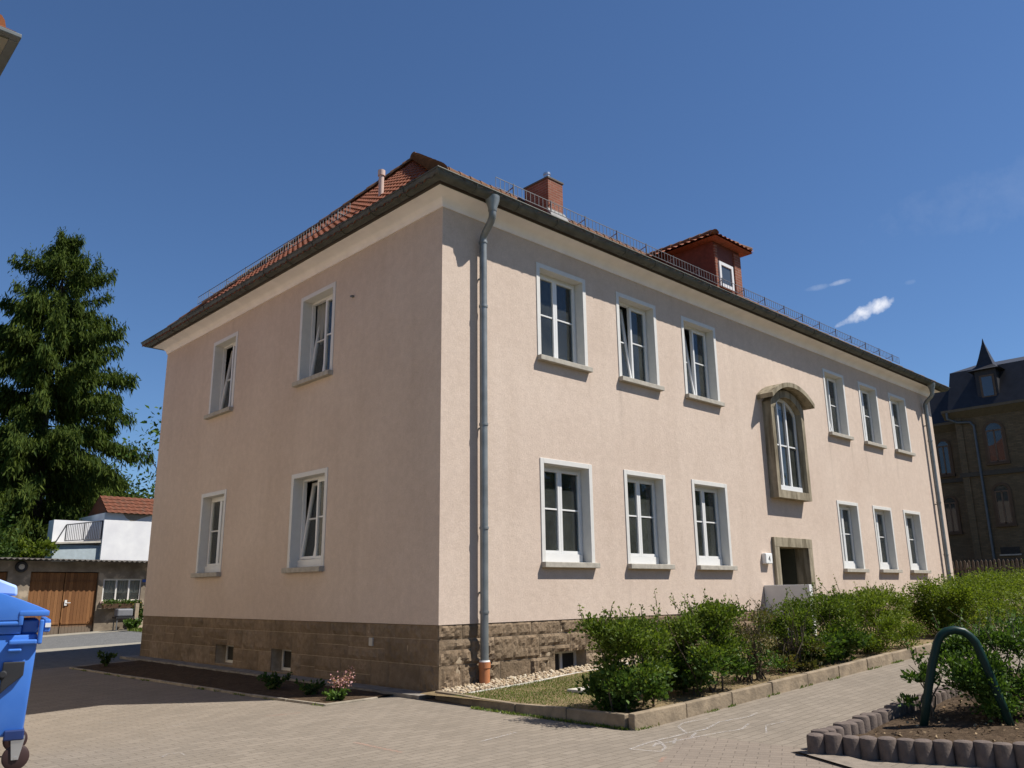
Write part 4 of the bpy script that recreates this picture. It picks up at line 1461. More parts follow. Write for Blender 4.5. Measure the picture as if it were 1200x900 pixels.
def chalk(name, lines, mat, wd, lift=0.009):
    mb = MB()
    for L in lines:
        for (x0, y0), (x1, y1) in zip(L[:-1], L[1:]):
            a = Vector((x0, y0)); b = Vector((x1, y1)); n = max(1, int((b - a).length / 0.12)); d = (b - a).normalized(); s = Vector((-d.y, d.x)) * wd / 2
            for i in range(n):
                p = a.lerp(b, i / n); q = a.lerp(b, (i + 1) / n)
                mb.quad(*[(v.x, v.y, zg(v.x, v.y) + lift) for v in (p - s, q - s, q + s, p + s)])
    return tag(mb.build(name, mat, fix=False), kind='structure')


chalk('white_chalk_marks', [[(-1.91, -3.02), (-1.5, -2.95), (-1.28, -2.91)],
      [(-1.22, -4.35), (-0.9, -4.3), (-0.70, -4.28), (-0.45, -4.29), (-0.19, -4.27), (-0.1, -4.15), (0.05, -3.99), (0.22, -3.92), (0.38, -3.93), (0.6, -4.0)],
      [(-1.22, -4.35), (-1.13, -4.64), (-0.94, -4.55), (-0.7, -4.28)], [(-0.19, -4.27), (0.1, -4.3), (0.5, -4.2), (0.96, -4.3), (1.2, -4.25)],
      [(-0.9, -4.4), (-0.5, -4.45), (0.0, -4.5), (0.3, -4.6), (0.6, -4.5)], [(-1.0, -4.45), (-0.8, -4.35)], [(-0.75, -4.5), (-0.5, -4.35)], [(-0.4, -4.45), (-0.1, -4.32)]], WCH, 0.030)
chalk('faint_chalk_marks', [[(-3.79, 1.92), (-3.62, 1.6)], [(-4.30, -1.31), (-4.2, -1.2), (-4.10, -1.25), (-4.12, -1.4)], [(-3.5, 0.6), (-3.2, 0.7)], [(-2.3, -1.2), (-2.1, -1.3)], [(0.25, -4.9), (0.6, -4.7), (0.9, -4.75)]], WCH, 0.018)
chalk('red_chalk_marks', [[(-2.41, 0.37), (-2.0, 0.23)], [(-2.71, -2.07), (-2.71, -2.5), (-2.7, -2.86)], [(-1.5, -4.9), (-1.3, -4.8)]], RCH, 0.04)

# ------------------------------------------------------------------ blue wheelie bin
BLUE = NT('blue_bin_plastic'); BLUE.color(BLUE.ramp(BLUE.noise(3, 4), [(0.3, (0.035, 0.145, 0.50)), (0.7, (0.055, 0.18, 0.56))])); BLUE.set(rough=0.38, spec=0.5); BLUE.bump(BLUE.noise(120, 2), 0.05, 0.005); BLUE = BLUE.m
PALEBLUE = simple('pale_blue_plastic', (0.35, 0.47, 0.72), 0.4, 0.08)
BLACK = simple('black_rubber', (0.02, 0.02, 0.022), 0.6)
WHEELM = simple('dark_red_brown_tyre', (0.035, 0.016, 0.015), 0.6)
BX, BY = -5.94, -0.93
bz = zg(BX, BY) + 0.03
bin_ = thing('wheelie_bin', 'large blue four-wheeled rubbish container with a domed lid at the left edge', 'bin', (BX, BY, bz), rotz=math.radians(-13))
bin_.scale = (1.055, 1.0, 1.055)
# local frame: x = towards the front lip, y = away from the camera, z up; near end wall at y=-0.0
mb = MB()
mb.hexa([(-0.44, 0.05, 0.26), (0.505, 0.03, 0.26), (0.505, 1.15, 0.26), (-0.44, 1.15, 0.26), (-0.52, 0.0, 1.07), (0.53, 0.0, 1.07), (0.53, 1.2, 1.07), (-0.52, 1.2, 1.07)])
mb.build('body', BLUE, bin_, bevel=0.03, local=True, smooth=True)
mb = MB()
mb.box(-0.57, -0.055, 1.14, 0.40, 1.25, 1.175)                   # ledge under the lid
mb.box(0.32, -0.055, 0.985, 0.525, 0.02, 1.025)                  # lower arm of the lifting pocket
mb.box(0.525, -0.055, 0.985, 0.56, 0.02, 1.185); mb.box(0.56, -0.03, 1.08, 0.61, 1.22, 1.185)
mb.box(0.32, -0.055, 0.93, 0.42, 0.015, 0.955)
mb.box(-0.54, 0.0, 1.07, 0.40, 1.2, 1.14); mb.box(0.40, 0.07, 1.07, 0.525, 1.2, 1.18)
mb.build('rim', BLUE, bin_, bevel=0.012, local=True)
mb = MB()
prof = [(0.585, 1.255), (0.50, 1.295), (0.38, 1.345), (0.25, 1.395), (0.10, 1.44), (-0.08, 1.475), (-0.28, 1.475), (-0.45, 1.44), (-0.58, 1.36), (-0.60, 1.18)]
lidp = prof + [(0.385, 1.18), (0.385, 1.215), (0.585, 1.215)]
mb.prism(lidp, lambda a, b, d: (a, d, b), -0.05, 1.25)
mb.box(0.37, -0.06, 1.14, 0.405, 0.0, 1.255); mb.box(0.37, -0.062, 1.213, 0.59, -0.045, 1.257)
mb.build('lid', BLUE, bin_, bevel=0.012, local=True, smooth=True)
mb = MB()
mb.prism([(0.34, 1.38), (0.33, 1.47), (0.15, 1.545), (-0.1, 1.60), (-0.4, 1.58), (-0.45, 1.44)], lambda a, b, d: (a, d, b), 0.75, 1.2)
mb.build('lid_handle', PALEBLUE, bin_, bevel=0.02, local=True)
mb = MB()
mb.prism([(0.30, 0.60), (0.36, 0.66), (0.455, 0.74), (0.455, 0.85), (0.30, 0.85)], lambda a, b, d: (a, d, b), -0.035, 0.03); mb.tube([(0.31, 0.0, 0.76), (0.31, -0.12, 0.76)], 0.028, 12)
mb.box(0.0, -0.03, 0.71, 0.30, 0.03, 0.77)
mb.build('lifting_pin', BLACK, bin_, bevel=0.008, local=True)
mb = MB(); mb.box(0.57, -0.04, 1.12, 0.612, -0.031, 1.155); mb.build('clip', PVC, bin_, local=True)
mb = MB(); mb.box(0.37, -0.005, 0.235, 0.515, 0.15, 0.315); mb.build('corner_bracket', simple('dark_blue_plastic', (0.012, 0.03, 0.12), 0.5), bin_, bevel=0.01, local=True)
for (wx, wy) in ((0.475, 0.05), (-0.36, 0.05), (0.475, 1.1), (-0.36, 1.1)):
    mb = MB()
    mb.lathe([(0.02, -0.026), (0.085, -0.026), (0.098, -0.018), (0.10, 0), (0.098, 0.018), (0.085, 0.026), (0.02, 0.026)], (wx, wy, 0.10), 24, 'y')
    wo = mb.build('wheel', WHEELM, bin_, local=True, smooth=True)
    mb = MB()
    for s in (-0.036, 0.036):
        mb.hexa([(wx - 0.03, wy + s - 0.003, 0.085), (wx + 0.02, wy + s - 0.003, 0.085), (wx + 0.02, wy + s + 0.003, 0.085), (wx - 0.03, wy + s + 0.003, 0.085),
                 (wx - 0.05, wy + s - 0.003, 0.245), (wx + 0.05, wy + s - 0.003, 0.245), (wx + 0.05, wy + s + 0.003, 0.245), (wx - 0.05, wy + s + 0.003, 0.245)])
    mb.box(wx - 0.05, wy - 0.039, 0.235, wx + 0.05, wy + 0.039, 0.262)
    mb.tube([(wx, wy - 0.045, 0.10), (wx, wy + 0.045, 0.10)], 0.012, 8)
    mb.build('fork', STEEL, wo, local=True)

# ------------------------------------------------------------------ neighbouring house at the left edge (only its eaves corner shows)
cx, cy, czz = -6.147, -0.606, 7.155
nh = thing('neighbouring_house', 'corner of the neighbouring house eaves with grey gutter at the top left edge', 'house', (cx - 3, cy + 3, 0))
mb = MB(); mb.box(cx - 9, cy + 0.45, -0.2, cx - 0.55, cy + 17.6, czz - 0.08); mb.build('wall', simple('cream_bounce_render', (0.84, 0.71, 0.53), 0.9, 0.06, 2), nh)  # unseen wall, lengthened and coloured cream to bounce warm sunlight at the house
mb = MB(); mb.box(cx - 9.6, cy + 0.10, czz - 0.06, cx - 0.10, cy + 18, czz - 0.02); mb.build('soffit', simple('grey_brown_boards', (0.20, 0.185, 0.15), 0.8, 0.2, 3), nh)
mb = MB()
mb.box(cx - 9.6, cy, czz - 0.05, cx, cy + 0.10, czz + 0.0); mb.box(cx - 0.10, cy + 0.10, czz - 0.05, cx, cy + 18, czz + 0.0)
mb.build('gutter', simple('dull_gutter_metal', (0.10, 0.11, 0.11), 0.4, 0.2, metal=0.4), nh, bevel=0.01)
mb = MB()
ap = (cx - 4.8, cy + 4.8, czz + 3.3); ap2n = (cx - 4.8, cy + 13.2, czz + 3.3)
mb.add([(cx - 9.6, cy + 0.03, czz + 0.02), (cx - 0.05, cy + 0.03, czz + 0.02), (cx - 0.05, cy + 18, czz + 0.02), (cx - 9.6, cy + 18, czz + 0.02), ap, ap2n], [(0, 1, 4), (1, 2, 5, 4), (2, 3, 5), (3, 0, 4, 5)])
nr = mb.build('roof', TILE, nh)
mb = MB(); cap_tiles(mb, (cx - 0.22, cy + 0.22, czz + 0.12), ap, 0.13, 0.38); mb.build('hip_tiles', TERRA, nr, smooth=True, fix=False)

# ------------------------------------------------------------------ garage row
GY = 25.0
gar = thing('garage_row', 'low garage building with brown plank doors and a corrugated roof', 'garage', (0, GY, 0))
gw = MB()
wall_panel(gw, lambda u, d, v: (u, GY + d, v), -12, 10, -0.2, 2.72, [(0.86, 3.22, -0.2, 2.33), (3.40, 4.84, 1.24, 2.08), (-2.6, 0.12, -0.2, 2.33)])
gw.quad((-12, GY, 2.72), (10, GY, 2.72), (10, GY + 6, 2.72), (-12, GY + 6, 2.72))
for (a, b, c, d) in ((0.86, 3.22, -0.2, 2.33), (3.40, 4.84, 1.24, 2.08), (-2.6, 0.12, -0.2, 2.33)):
    gw.quad((a, GY, c), (a, GY + 0.2, c), (a, GY + 0.2, d), (a, GY, d)); gw.quad((b, GY, c), (b, GY + 0.2, c), (b, GY + 0.2, d), (b, GY, d)); gw.quad((a, GY, d), (b, GY, d), (b, GY + 0.2, d), (a, GY + 0.2, d))
gw.build('wall', mat_peeling(), gar, fix=False)
mb = MB(); mb.box(-11.9, GY + 0.45, 0, 9.9, GY + 5.8, 2.7); mb.build('dark_light_stop', DARK, gar)  # solid dark box added to stop sunlight showing through the door gaps
mb = MB(); n = 420; vs = []; fs = []
for i in range(n + 1):
    x = -12 + 22 * i / n; dz = 0.035 * math.sin(2 * math.pi * x / 0.19)
    vs += [(x, GY - 0.50, 2.79 + dz - (x + 1) * 0.012), (x, GY + 6, 3.0 + dz)]
for i in range(n): fs.append((2 * i, 2 * i + 2, 2 * i + 3, 2 * i + 1))
mb.add(vs, fs)
ro = mb.build('corrugated_roof', simple('grey_fibre_cement', (0.09, 0.08, 0.07), 0.9, 0.3, 5), gar, fix=False, smooth='all')
sm = ro.modifiers.new('thickness', 'SOLIDIFY'); sm.thickness = 0.012
PL = mat_planks()
for (a, b) in ((0.88, 2.03), (2.06, 3.20), (-2.55, -1.24), (-1.21, 0.10)):
    mb = MB(); mb.box(a, GY + 0.10, 0.06, b, GY + 0.15, 2.30)
    mb.box(a + 0.02, GY + 0.07, 1.93, b - 0.02, GY + 0.10, 1.99); mb.box(a + 0.02, GY + 0.07, 0.42, b - 0.02, GY + 0.10, 0.50)
    d = mb.build('garage_door', PL, gar, bevel=0.006)
    if a > 2:
        mb = MB(); mb.box(a + 0.06, GY + 0.05, 1.10, a + 0.14, GY + 0.10, 1.30); mb.bar((a + 0.10, GY + 0.04, 1.2), (a + 0.26, GY + 0.04, 1.2), 0.025, 0.025); mb.build('handle', PVC, d)
mb = MB()
for x in (3.40, 3.88, 4.36, 4.80): mb.box(x, GY + 0.04, 1.24, x + 0.055, GY + 0.10, 2.08)
mb.box(3.455, GY + 0.045, 2.02, 4.80, GY + 0.095, 2.08); mb.box(3.455, GY + 0.045, 1.24, 4.80, GY + 0.095, 1.29)
gwin = mb.build('window', WHITE, gar)
mb = MB(); mb.box(3.34, GY - 0.10, 1.16, 4.90, GY + 0.04, 1.235); mb.build('sill', simple('pink_sill', (0.45, 0.30, 0.27), 0.8), gwin)
mb = MB(); mb.quad((3.42, GY + 0.08, 1.26), (4.82, GY + 0.08, 1.26), (4.82, GY + 0.08, 2.06), (3.42, GY + 0.08, 2.06)); mb.build('pane', GLASS, gwin)
mb = MB(); vs = []; fs = []
for i in range(81):
    x = 3.42 + 1.4 * i / 80; y = GY + 0.2 + 0.025 * math.sin(i * 1.1); vs += [(x, y, 1.55), (x, y, 2.06)]
for i in range(80): fs.append((2 * i, 2 * i + 2, 2 * i + 3, 2 * i + 1))
mb.add(vs, fs); mb.build('curtain', CURTAIN, gwin, fix=False)
mb = MB(); mb.box(3.3, GY + 0.3, 1.0, 4.95, GY + 0.32, 2.2); mb.build('room_back', DARK, gwin)
mb = MB(); mb.box(4.86, GY - 0.03, 1.95, 5.12, GY, 2.05)
tag(mb.build('blue_plate', simple('blue_enamel', (0.03, 0.09, 0.35), 0.4), None), 'small blue plate on the garage wall right of its window', 'sign')
mb = MB()
mb.lathe([(0.10, -0.05), (0.17, -0.06), (0.21, 0.0), (0.17, 0.06), (0.10, 0.05)], (0.50, GY - 0.07, 2.50), 26, 'y')
ty = mb.build('round_wall_fan', BLACK, None, smooth=True)
tag(ty, 'round black ring with a grey centre on the garage wall left of the doors', 'wall fan')
mb = MB(); mb.lathe([(0.0, -0.075), (0.09, -0.07), (0.10, -0.05)], (0.50, GY - 0.07, 2.50), 20, 'y'); mb.build('centre', CONC, ty)
# things in front of the garage window
bq = thing('barbecue_cart', 'grey covered barbecue cart standing below the garage window', 'barbecue', (4.0, 24.3, 0.1))
mb = MB(); mb.box(3.72, 24.05, 0.66, 4.30, 24.45, 0.95); mb.build('hood', simple('grey_hood', (0.16, 0.165, 0.18), 0.6), bq, bevel=0.05)
mb = MB(); mb.box(3.68, 24.02, 0.60, 4.34, 24.48, 0.655); mb.build('tray', BLACK, bq)
for (x, y) in ((3.74, 24.08), (4.26, 24.08), (3.74, 24.42), (4.26, 24.42)):
    mb = MB(); mb.bar((x, y, 0.08), (x, y, 0.6), 0.035, 0.035, (1, 0, 0)); mb.build('leg', IRON, bq)
mb = MB(); mb.box(4.36, 24.05, 0.05, 4.50, 24.19, 1.14)
tag(mb.build('wooden_post', simple('weathered_post', (0.30, 0.24, 0.17), 0.9, 0.25), None, bevel=0.01), 'short square wooden post beside the barbecue cart', 'post')
mb = MB()
mb.hexa([(3.42, 24.70, 0.98), (4.80, 24.70, 0.98), (4.80, 24.88, 0.98), (3.42, 24.88, 0.98), (3.38, 24.66, 1.14), (4.84, 24.66, 1.14), (4.84, 24.90, 1.14), (3.38, 24.90, 1.14)])
fbx = mb.build('flower_box', simple('brown_trough', (0.12, 0.07, 0.04), 0.7), None)
tag(fbx, 'long brown flower box with green plants under the garage window', 'flower box')
rg = np.random.default_rng(71)
C = np.c_[rg.uniform(3.4, 4.8, 500), rg.uniform(24.66, 24.86, 500), rg.uniform(1.1, 1.26, 500)]
leaf_obj('plants', C, rg.normal(size=(500, 3)) + [0, 0, .6], np.full(500, 0.08), np.full(500, 0.06), LUSH, fbx, (0, 0, 0))
spray('garden_bush', 'green bush with white dots beside the garage window by the house corner', 'bush', 4.15, 23.5, 0.12, 0.55, 0.42, LUSH, 900, 0.13, 72, flower=mat_leaf('white_blossom', [(0.7, 0.7, 0.65), (0.6, 0.6, 0.6)]), nf=60, stems=20)
spray('garden_flowers', 'dark plants with yellow flowers in front of the garage wall', 'flowers', 4.62, 24.45, 0.15, 1.15, 0.34, DARKLEAF, 700, 0.13, 73, flower=YELF, nf=60, stems=20)
C = np.c_[rg.uniform(3.9, 6.5, 2500), rg.uniform(20.5, 23.4, 2500), np.zeros(2500)]; C[:, 2] = 0.038 * C[:, 0]
tag(leaf_obj('lane_grass', C, rg.normal(size=(2500, 3)) * 0.4 + [0, 0, 1], np.full(2500, 0.14), np.full(2500, 0.05), GRASS, None, (0, 0, 0)), kind='stuff')

# ------------------------------------------------------------------ white terrace house behind the garages
th = thing('terrace_house', 'white rendered house with a red tiled roof and a terrace behind the garages', 'house', (7, 34, 0))
WR = NT('white_peeling_render')
f = WR.noise(0.9, 5, 0.6)
WR.color(WR.ramp(f, [(0.40, (0.66, 0.66, 0.68)), (0.72, (0.80, 0.80, 0.80))])); WR.set(rough=0.95, spec=0.1); WR = WR.m
mb = MB(); mb.box(6.0, 34, 0, 13, 40, 5.45); mb.box(3.95, 34.75, 0, 6.0, 35.6, 5.05)
mb.build('wall', WR, th)
mb = MB(); mb.add([(6.85, 33.99, 5.45), (7.0, 33.99, 5.25), (7.25, 33.99, 5.10), (7.5, 33.99, 5.12), (7.75, 33.99, 5.25), (8.1, 33.99, 5.38), (8.3, 33.99, 5.45)], [(0, 1, 2, 3, 4, 5, 6)])
mb.build('bare_patch', simple('bare_render', (0.33, 0.28, 0.22), 0.95, 0.2), th, fix=False)
mb = MB(); mb.box(3.9, 34.2, 0, 5.998, 34.75, 3.85); mb.build('terrace', simple('blue_shadow_render', (0.36, 0.42, 0.45), 0.95, 0.12), th)  # bluish shadow on the wall below the railing, put into its colour
mb = MB(); mb.hexa([(3.85, 34.05, 3.86), (5.996, 34.05, 3.98), (5.996, 34.75, 3.98), (3.85, 34.75, 3.86), (3.85, 34.05, 3.94), (5.996, 34.05, 4.08), (5.996, 34.75, 4.08), (3.85, 34.75, 3.94)]); mb.build('terrace_slab', CONC, th)
mb = MB()
mb.bar((4.35, 34.12, 4.78), (5.98, 34.12, 5.05), 0.05, 0.05); mb.bar((4.35, 34.12, 4.02), (5.98, 34.12, 4.16), 0.04, 0.04)
mb.bar((4.35, 34.12, 4.78), (3.92, 34.12, 3.85), 0.05, 0.05)
for i in range(21):
    t = i / 20; x = 4.36 + 1.6 * t
    mb.bar((x, 34.12, 4.02 + 0.14 * t), (x, 34.12, 4.78 + 0.26 * t), 0.022 if i % 10 else 0.05, 0.022 if i % 10 else 0.05, (0, 1, 0))
mb.build('railing', simple('dark_railing', (0.07, 0.07, 0.075), 0.5), th)
mb = MB()
up_ = Vector((0, 1.5, 1.0)).normalized(); nn_ = Vector((0, -up_.z, up_.y))
roof_face(mb, Vector((0, 33.85, 5.43)), Vector((1, 0, 0)), up_, nn_, lambda s: (6.05, 13), 1.75, 0.3, 0.35, 4)
mb.quad((6.05, 35.3, 6.4), (13, 35.3, 6.4), (13, 37, 5.4), (6.05, 37, 5.4))
mb.add([(6.06, 33.9, 5.44), (6.06, 35.3, 6.38), (6.06, 37, 5.44)], [(0, 1, 2)])
mb.build('roof', TILEOLD, th, fix=False)
sh = thing('small_gabled_house', 'small brown gabled roof showing above the terrace railing', 'house', (8.0, 44, 0))
mb = MB(); mb.box(7.3, 44, 0, 8.9, 49, 5.55); mb.add([(7.3, 44, 5.55), (8.9, 44, 5.55), (8.1, 44, 6.45)], [(0, 1, 2)]); mb.build('wall', simple('brown_boards', (0.20, 0.14, 0.10), 0.9), sh, fix=False)
mb = MB()
for sx in (-1, 1):
    mb.hexa([(8.1, 43.8, 6.42), (8.1 + sx * 1.05, 43.8, 5.40), (8.1 + sx * 1.05, 49, 5.40), (8.1, 49, 6.42), (8.1, 43.8, 6.52), (8.1 + sx * 1.05, 43.8, 5.50), (8.1 + sx * 1.05, 49, 5.50), (8.1, 49, 6.52)])
mb.build('roof', simple('brown_roof', (0.15, 0.085, 0.06), 0.9), sh, fix=False)
mb = MB(); mb.bar((7.06, 43.76, 5.42), (8.1, 43.76, 6.46), 0.05, 0.12); mb.bar((9.14, 43.76, 5.42), (8.1, 43.76, 6.46), 0.05, 0.12); mb.build('verge_board', WHITE, sh)


# ------------------------------------------------------------------ trees
def spruce(x, y, z, H, R, seed, label):
    rg = np.random.default_rng(seed)
    root = thing('spruce_tree', label, 'tree', (x, y, z))
    tr = MB()
    tr.tube([(x, y, z - 0.3), (x + 0.05, y, z + H * 0.3), (x - 0.1, y, z + H * 0.65), (x, y, z + H * 0.97)], [0.42, 0.33, 0.17, 0.03], 12)
    C = []; D = []; L = []
    t = 0.07
    while t < 0.985:
        Lb = min(R * (1 - t) ** 0.56, 5.6) * (0.6 + 0.4 * min(1, (1 - t) * 8))
        nb = int(rg.integers(5, 8))
        a0 = rg.uniform(0, 6.28)
        for b in range(nb):
            a = a0 + b * 6.283 / nb + rg.normal() * 0.22
            ln = Lb * rg.uniform(0.5, 1.18)
            ca, sa = math.cos(a), math.sin(a)
            rise = (0.30 if t > 0.8 else (0.10 if t > 0.5 else 0.0)) + rg.normal() * 0.10
            zb = z + H * t + rg.normal() * 0.45
            pts = []
            for k in range(7):
                q = k / 6
                dz = ln * (rise * q - 0.46 * q * q * (1.25 - t) + 0.16 * q ** 4)
                pts.append(np.array([x + ca * ln * q, y + sa * ln * q, zb + dz]))
            tr.tube([Vector(p) for p in pts], [0.07 * (1 - t) + 0.02] + [0.05 * (1 - t) * (1 - k / 7) + 0.008 for k in range(1, 7)], 5, False)
            nt_ = int(18 + ln * 30)
            for i in range(nt_):
                q = rg.uniform(0.16, 1.0) ** 0.85
                f = q * 6; i0 = min(int(f), 5); p = pts[i0] + (pts[i0 + 1] - pts[i0]) * (f - i0)
                side = rg.choice((-1, 1)); w_ = (0.28 + 0.5 * (1 - q)) * min(1, ln / 3) * rg.uniform(0.3, 1.1)
                # side twig, hanging
                e = p + np.array([-sa * side * w_ + ca * w_ * 0.5, ca * side * w_ + sa * w_ * 0.5, -0.10 * w_ + rg.normal() * 0.24])
                m = 7
                for j in range(m):
                    s = (j + rg.random()) / m
                    c = p + (e - p) * s
                    C.append(c + rg.normal(size=3) * np.array([0.08, 0.08, 0.16]))
                    if rg.random() < 0.7:
                        D.append(np.array([rg.normal() * 0.35 + ca * 0.3, rg.normal() * 0.35 + sa * 0.3, -1.0])); L.append(rg.uniform(0.25, 0.7) * (1.0 if t < 0.8 else 0.7))
                    else:
                        D.append((e - p) + rg.normal(size=3) * 0.15); L.append(rg.uniform(0.18, 0.36))
        t += (0.019 if t < 0.42 else 0.025) * rg.uniform(0.75, 1.15)
    for i in range(60):
        q = rg.random(); C.append(np.array([x, y, z + H * (0.94 + 0.06 * q)]) + rg.normal(size=3) * 0.05); D.append(np.array([rg.normal(), rg.normal(), 0.6])); L.append(0.3 * (1.1 - q))
    tr.build('trunk', BARKD, root, fix=False)
    L = np.array(L)
    leaf_obj('crown', C, D, L * 0.85, L * 0.14 + 0.015, SPRUCE, root, (x, y, z), 0.1)
    return root


spruce(4.7, 42, 0.2, 22.4, 6.9, 81, 'tall dark green spruce with drooping branches at the left edge')


def tree(name, label, x, y, z, H, R, mat, n, leaf, seed, trunkh=0.35, squash=0.8, group=None):
    rg = np.random.default_rng(seed)
    root = thing(name, label, 'tree', (x, y, z), group)
    tr = MB(); top = z + H
    tr.tube([(x, y, z - 0.2), (x + 0.1, y, z + H * trunkh), (x, y + 0.1, z + H * 0.75)], [R * 0.07, R * 0.05, R * 0.02], 9)
    cz = z + H - R * squash
    cl = []
    for i in range(48):
        d = rg.normal(size=3); d /= np.linalg.norm(d); rr = rg.uniform(0.45, 1.0)
        c = np.array([x, y, cz]) + d * rr * np.array([R, R, R * squash])
        cl.append(c)
        s = np.array([x, y, z + H * rg.uniform(trunkh * 0.8, 0.6)])
        mid = (s + c) / 2 + rg.normal(size=3) * R * 0.08
        tr.tube([Vector(s), Vector(mid), Vector(c)], [R * 0.018, R * 0.011, R * 0.004], 5, False)
    cl = np.array(cl)
    k = rg.integers(0, len(cl), n)
    off = rg.normal(size=(n, 3)) * R * np.array([0.15, 0.15, 0.11])
    C = cl[k] + off
    D = off * 0.6 + rg.normal(size=(n, 3)) * 0.1 * R - np.array([0, 0, 0.03 * R])
    lf = leaf * rg.uniform(0.6, 1.3, n)
    tr.build('trunk', BARKD, root, fix=False)
    leaf_obj('crown', C, D, lf, lf * 0.55, mat, root, (x, y, z))
    return root


tree('broadleaf_tree', 'leafy tree half hidden behind the left end of the house', 7.65, 27.0, 0.3, 11.0, 2.7, DECID, 2600, 0.24, 91, squash=1.15)
tree('broadleaf_tree', 'light green bushy tree in front of the spruce trunk at the far left', 0.2, 36, 0, 6.0, 2.6, DARKLEAF, 7000, 0.2, 92, squash=0.95)
tree('broadleaf_tree', 'dark green tree filling the gap behind the spruce trunk', 10.5, 54, 0, 10.5, 5.6, DARKLEAF, 16000, 0.30, 93, squash=0.9)
tree('broadleaf_tree', 'dark tree beyond the garage roof at the left edge', 2.6, 50, 0, 9.5, 4.6, DECID, 12000, 0.28, 94, squash=0.95)
shrub('garden_shrub', 'yellowish green shrub above the garage roof beside the white terrace', 'shrub', 3.0, 33.2, 0.9, 0.8, 4.0, HEDGEY, 2600, 0.16, z=0.1, seed=95, boxy=0.4)

rg = np.random.default_rng(97)
n = 9000
C = np.c_[rg.uniform(6, 80, n), rg.uniform(-46, -34, n), rg.random(n) ** 0.8]
C[:, 2] = 1.5 + C[:, 2] * (9 + 3.5 * np.sin(C[:, 0] * 0.45) + 2 * np.sin(C[:, 0] * 1.3 + 1))
tag(leaf_obj('far_wood', C, rg.normal(size=(n, 3)), rg.uniform(0.8, 1.7, n), rg.uniform(0.7, 1.3, n), HEDGE, None, (0, 0, 0)), kind='stuff')

# ------------------------------------------------------------------ dark brick building on the right
X0 = 36.0
db = thing('brick_building', 'dark brick building with arched windows, black mansard roof and spired dormer', 'building', (X0, 0, 1.3))
mb = MB()
FX = lambda u, d, v: (X0 + d, u, v)
FXW = lambda u, d, v: (X0 + 1.2 + d, u, v)


def arch_win(mbw, u0, u1, v0, v1, fn, n=10):
    """arched outline as a list of (u,v)"""
    r = (u1 - u0) / 2; c = (u0 + u1) / 2
    return [(u0, v0), (u1, v0)] + [(c + r * math.cos(a), v1 - r + r * math.sin(a)) for a in np.linspace(0, math.pi, n)]


mb.box(X0, -8, 0, X0 + 9, 4.15, 9.75)
mb.box(X0 + 1.2, 4.15, 0, X0 + 9, 12, 9.45)
mb.box(X0 - 0.06, 3.85, 0, X0, 4.15, 9.6)
dw = mb.build('wall', DARKBRICK, db)
mb = MB()
mb.box(X0 - 0.10, -8, 6.55, X0 - 0.002, 4.25, 6.75); mb.box(X0 + 1.1, 4.26, 6.5, X0 + 1.198, 12, 6.68)
mb.box(X0 - 0.10, -8, 2.5, X0 - 0.002, 4.25, 2.62)
mb.build('string_course', simple('dark_stone_band', (0.06, 0.052, 0.042), 0.9), db)
mb = MB()
prof2 = [(-0.02, 9.45), (-0.15, 9.55), (-0.4, 9.75), (-0.45, 9.75), (-0.45, 9.88), (0.0, 9.9)]
mb.prism([(a, b) for a, b in prof2], lambda a, b, d: (X0 + a, d, b), -8, 4.6)
mb.prism([(a, b - 0.35) for a, b in prof2], lambda a, b, d: (X0 + 1.2 + a, d, b), 4.0, 12)
mb.build('cornice', simple('brown_cornice', (0.10, 0.08, 0.055), 0.8), db)
mb = MB()
mb.prism([(-0.35, 9.9), (0.75, 12.0), (5.0, 13.2), (9.3, 9.9)], lambda a, b, d: (X0 + a, d, b), -8.4, 4.3)
mb.prism([(-0.35, 9.55), (0.75, 11.55), (5.0, 12.4), (8.0, 9.55)], lambda a, b, d: (X0 + 1.2 + a, d, b), 4.0, 12)
mb.build('mansard_roof', SLATE, db)
BGL = mat_glass('old_window_glass', 0.12, 1.6)
wins = [(2.14, 2.875, 7.15, 9.03), (2.28, 2.88, 4.23, 6.04), (-0.6, 0.14, 7.15, 9.03), (-0.5, 0.2, 4.23, 6.04), (-3.2, -2.5, 7.15, 9.03), (-3.2, -2.5, 4.23, 6.04)]
wins2 = [(5.0, 5.55, 6.95, 8.65), (5.05, 5.60, 4.05, 5.75), (7.0, 7.6, 6.95, 8.65), (7.0, 7.6, 4.05, 5.75)]
SURR = simple('brown_brick_surround', (0.085, 0.055, 0.035), 0.9)
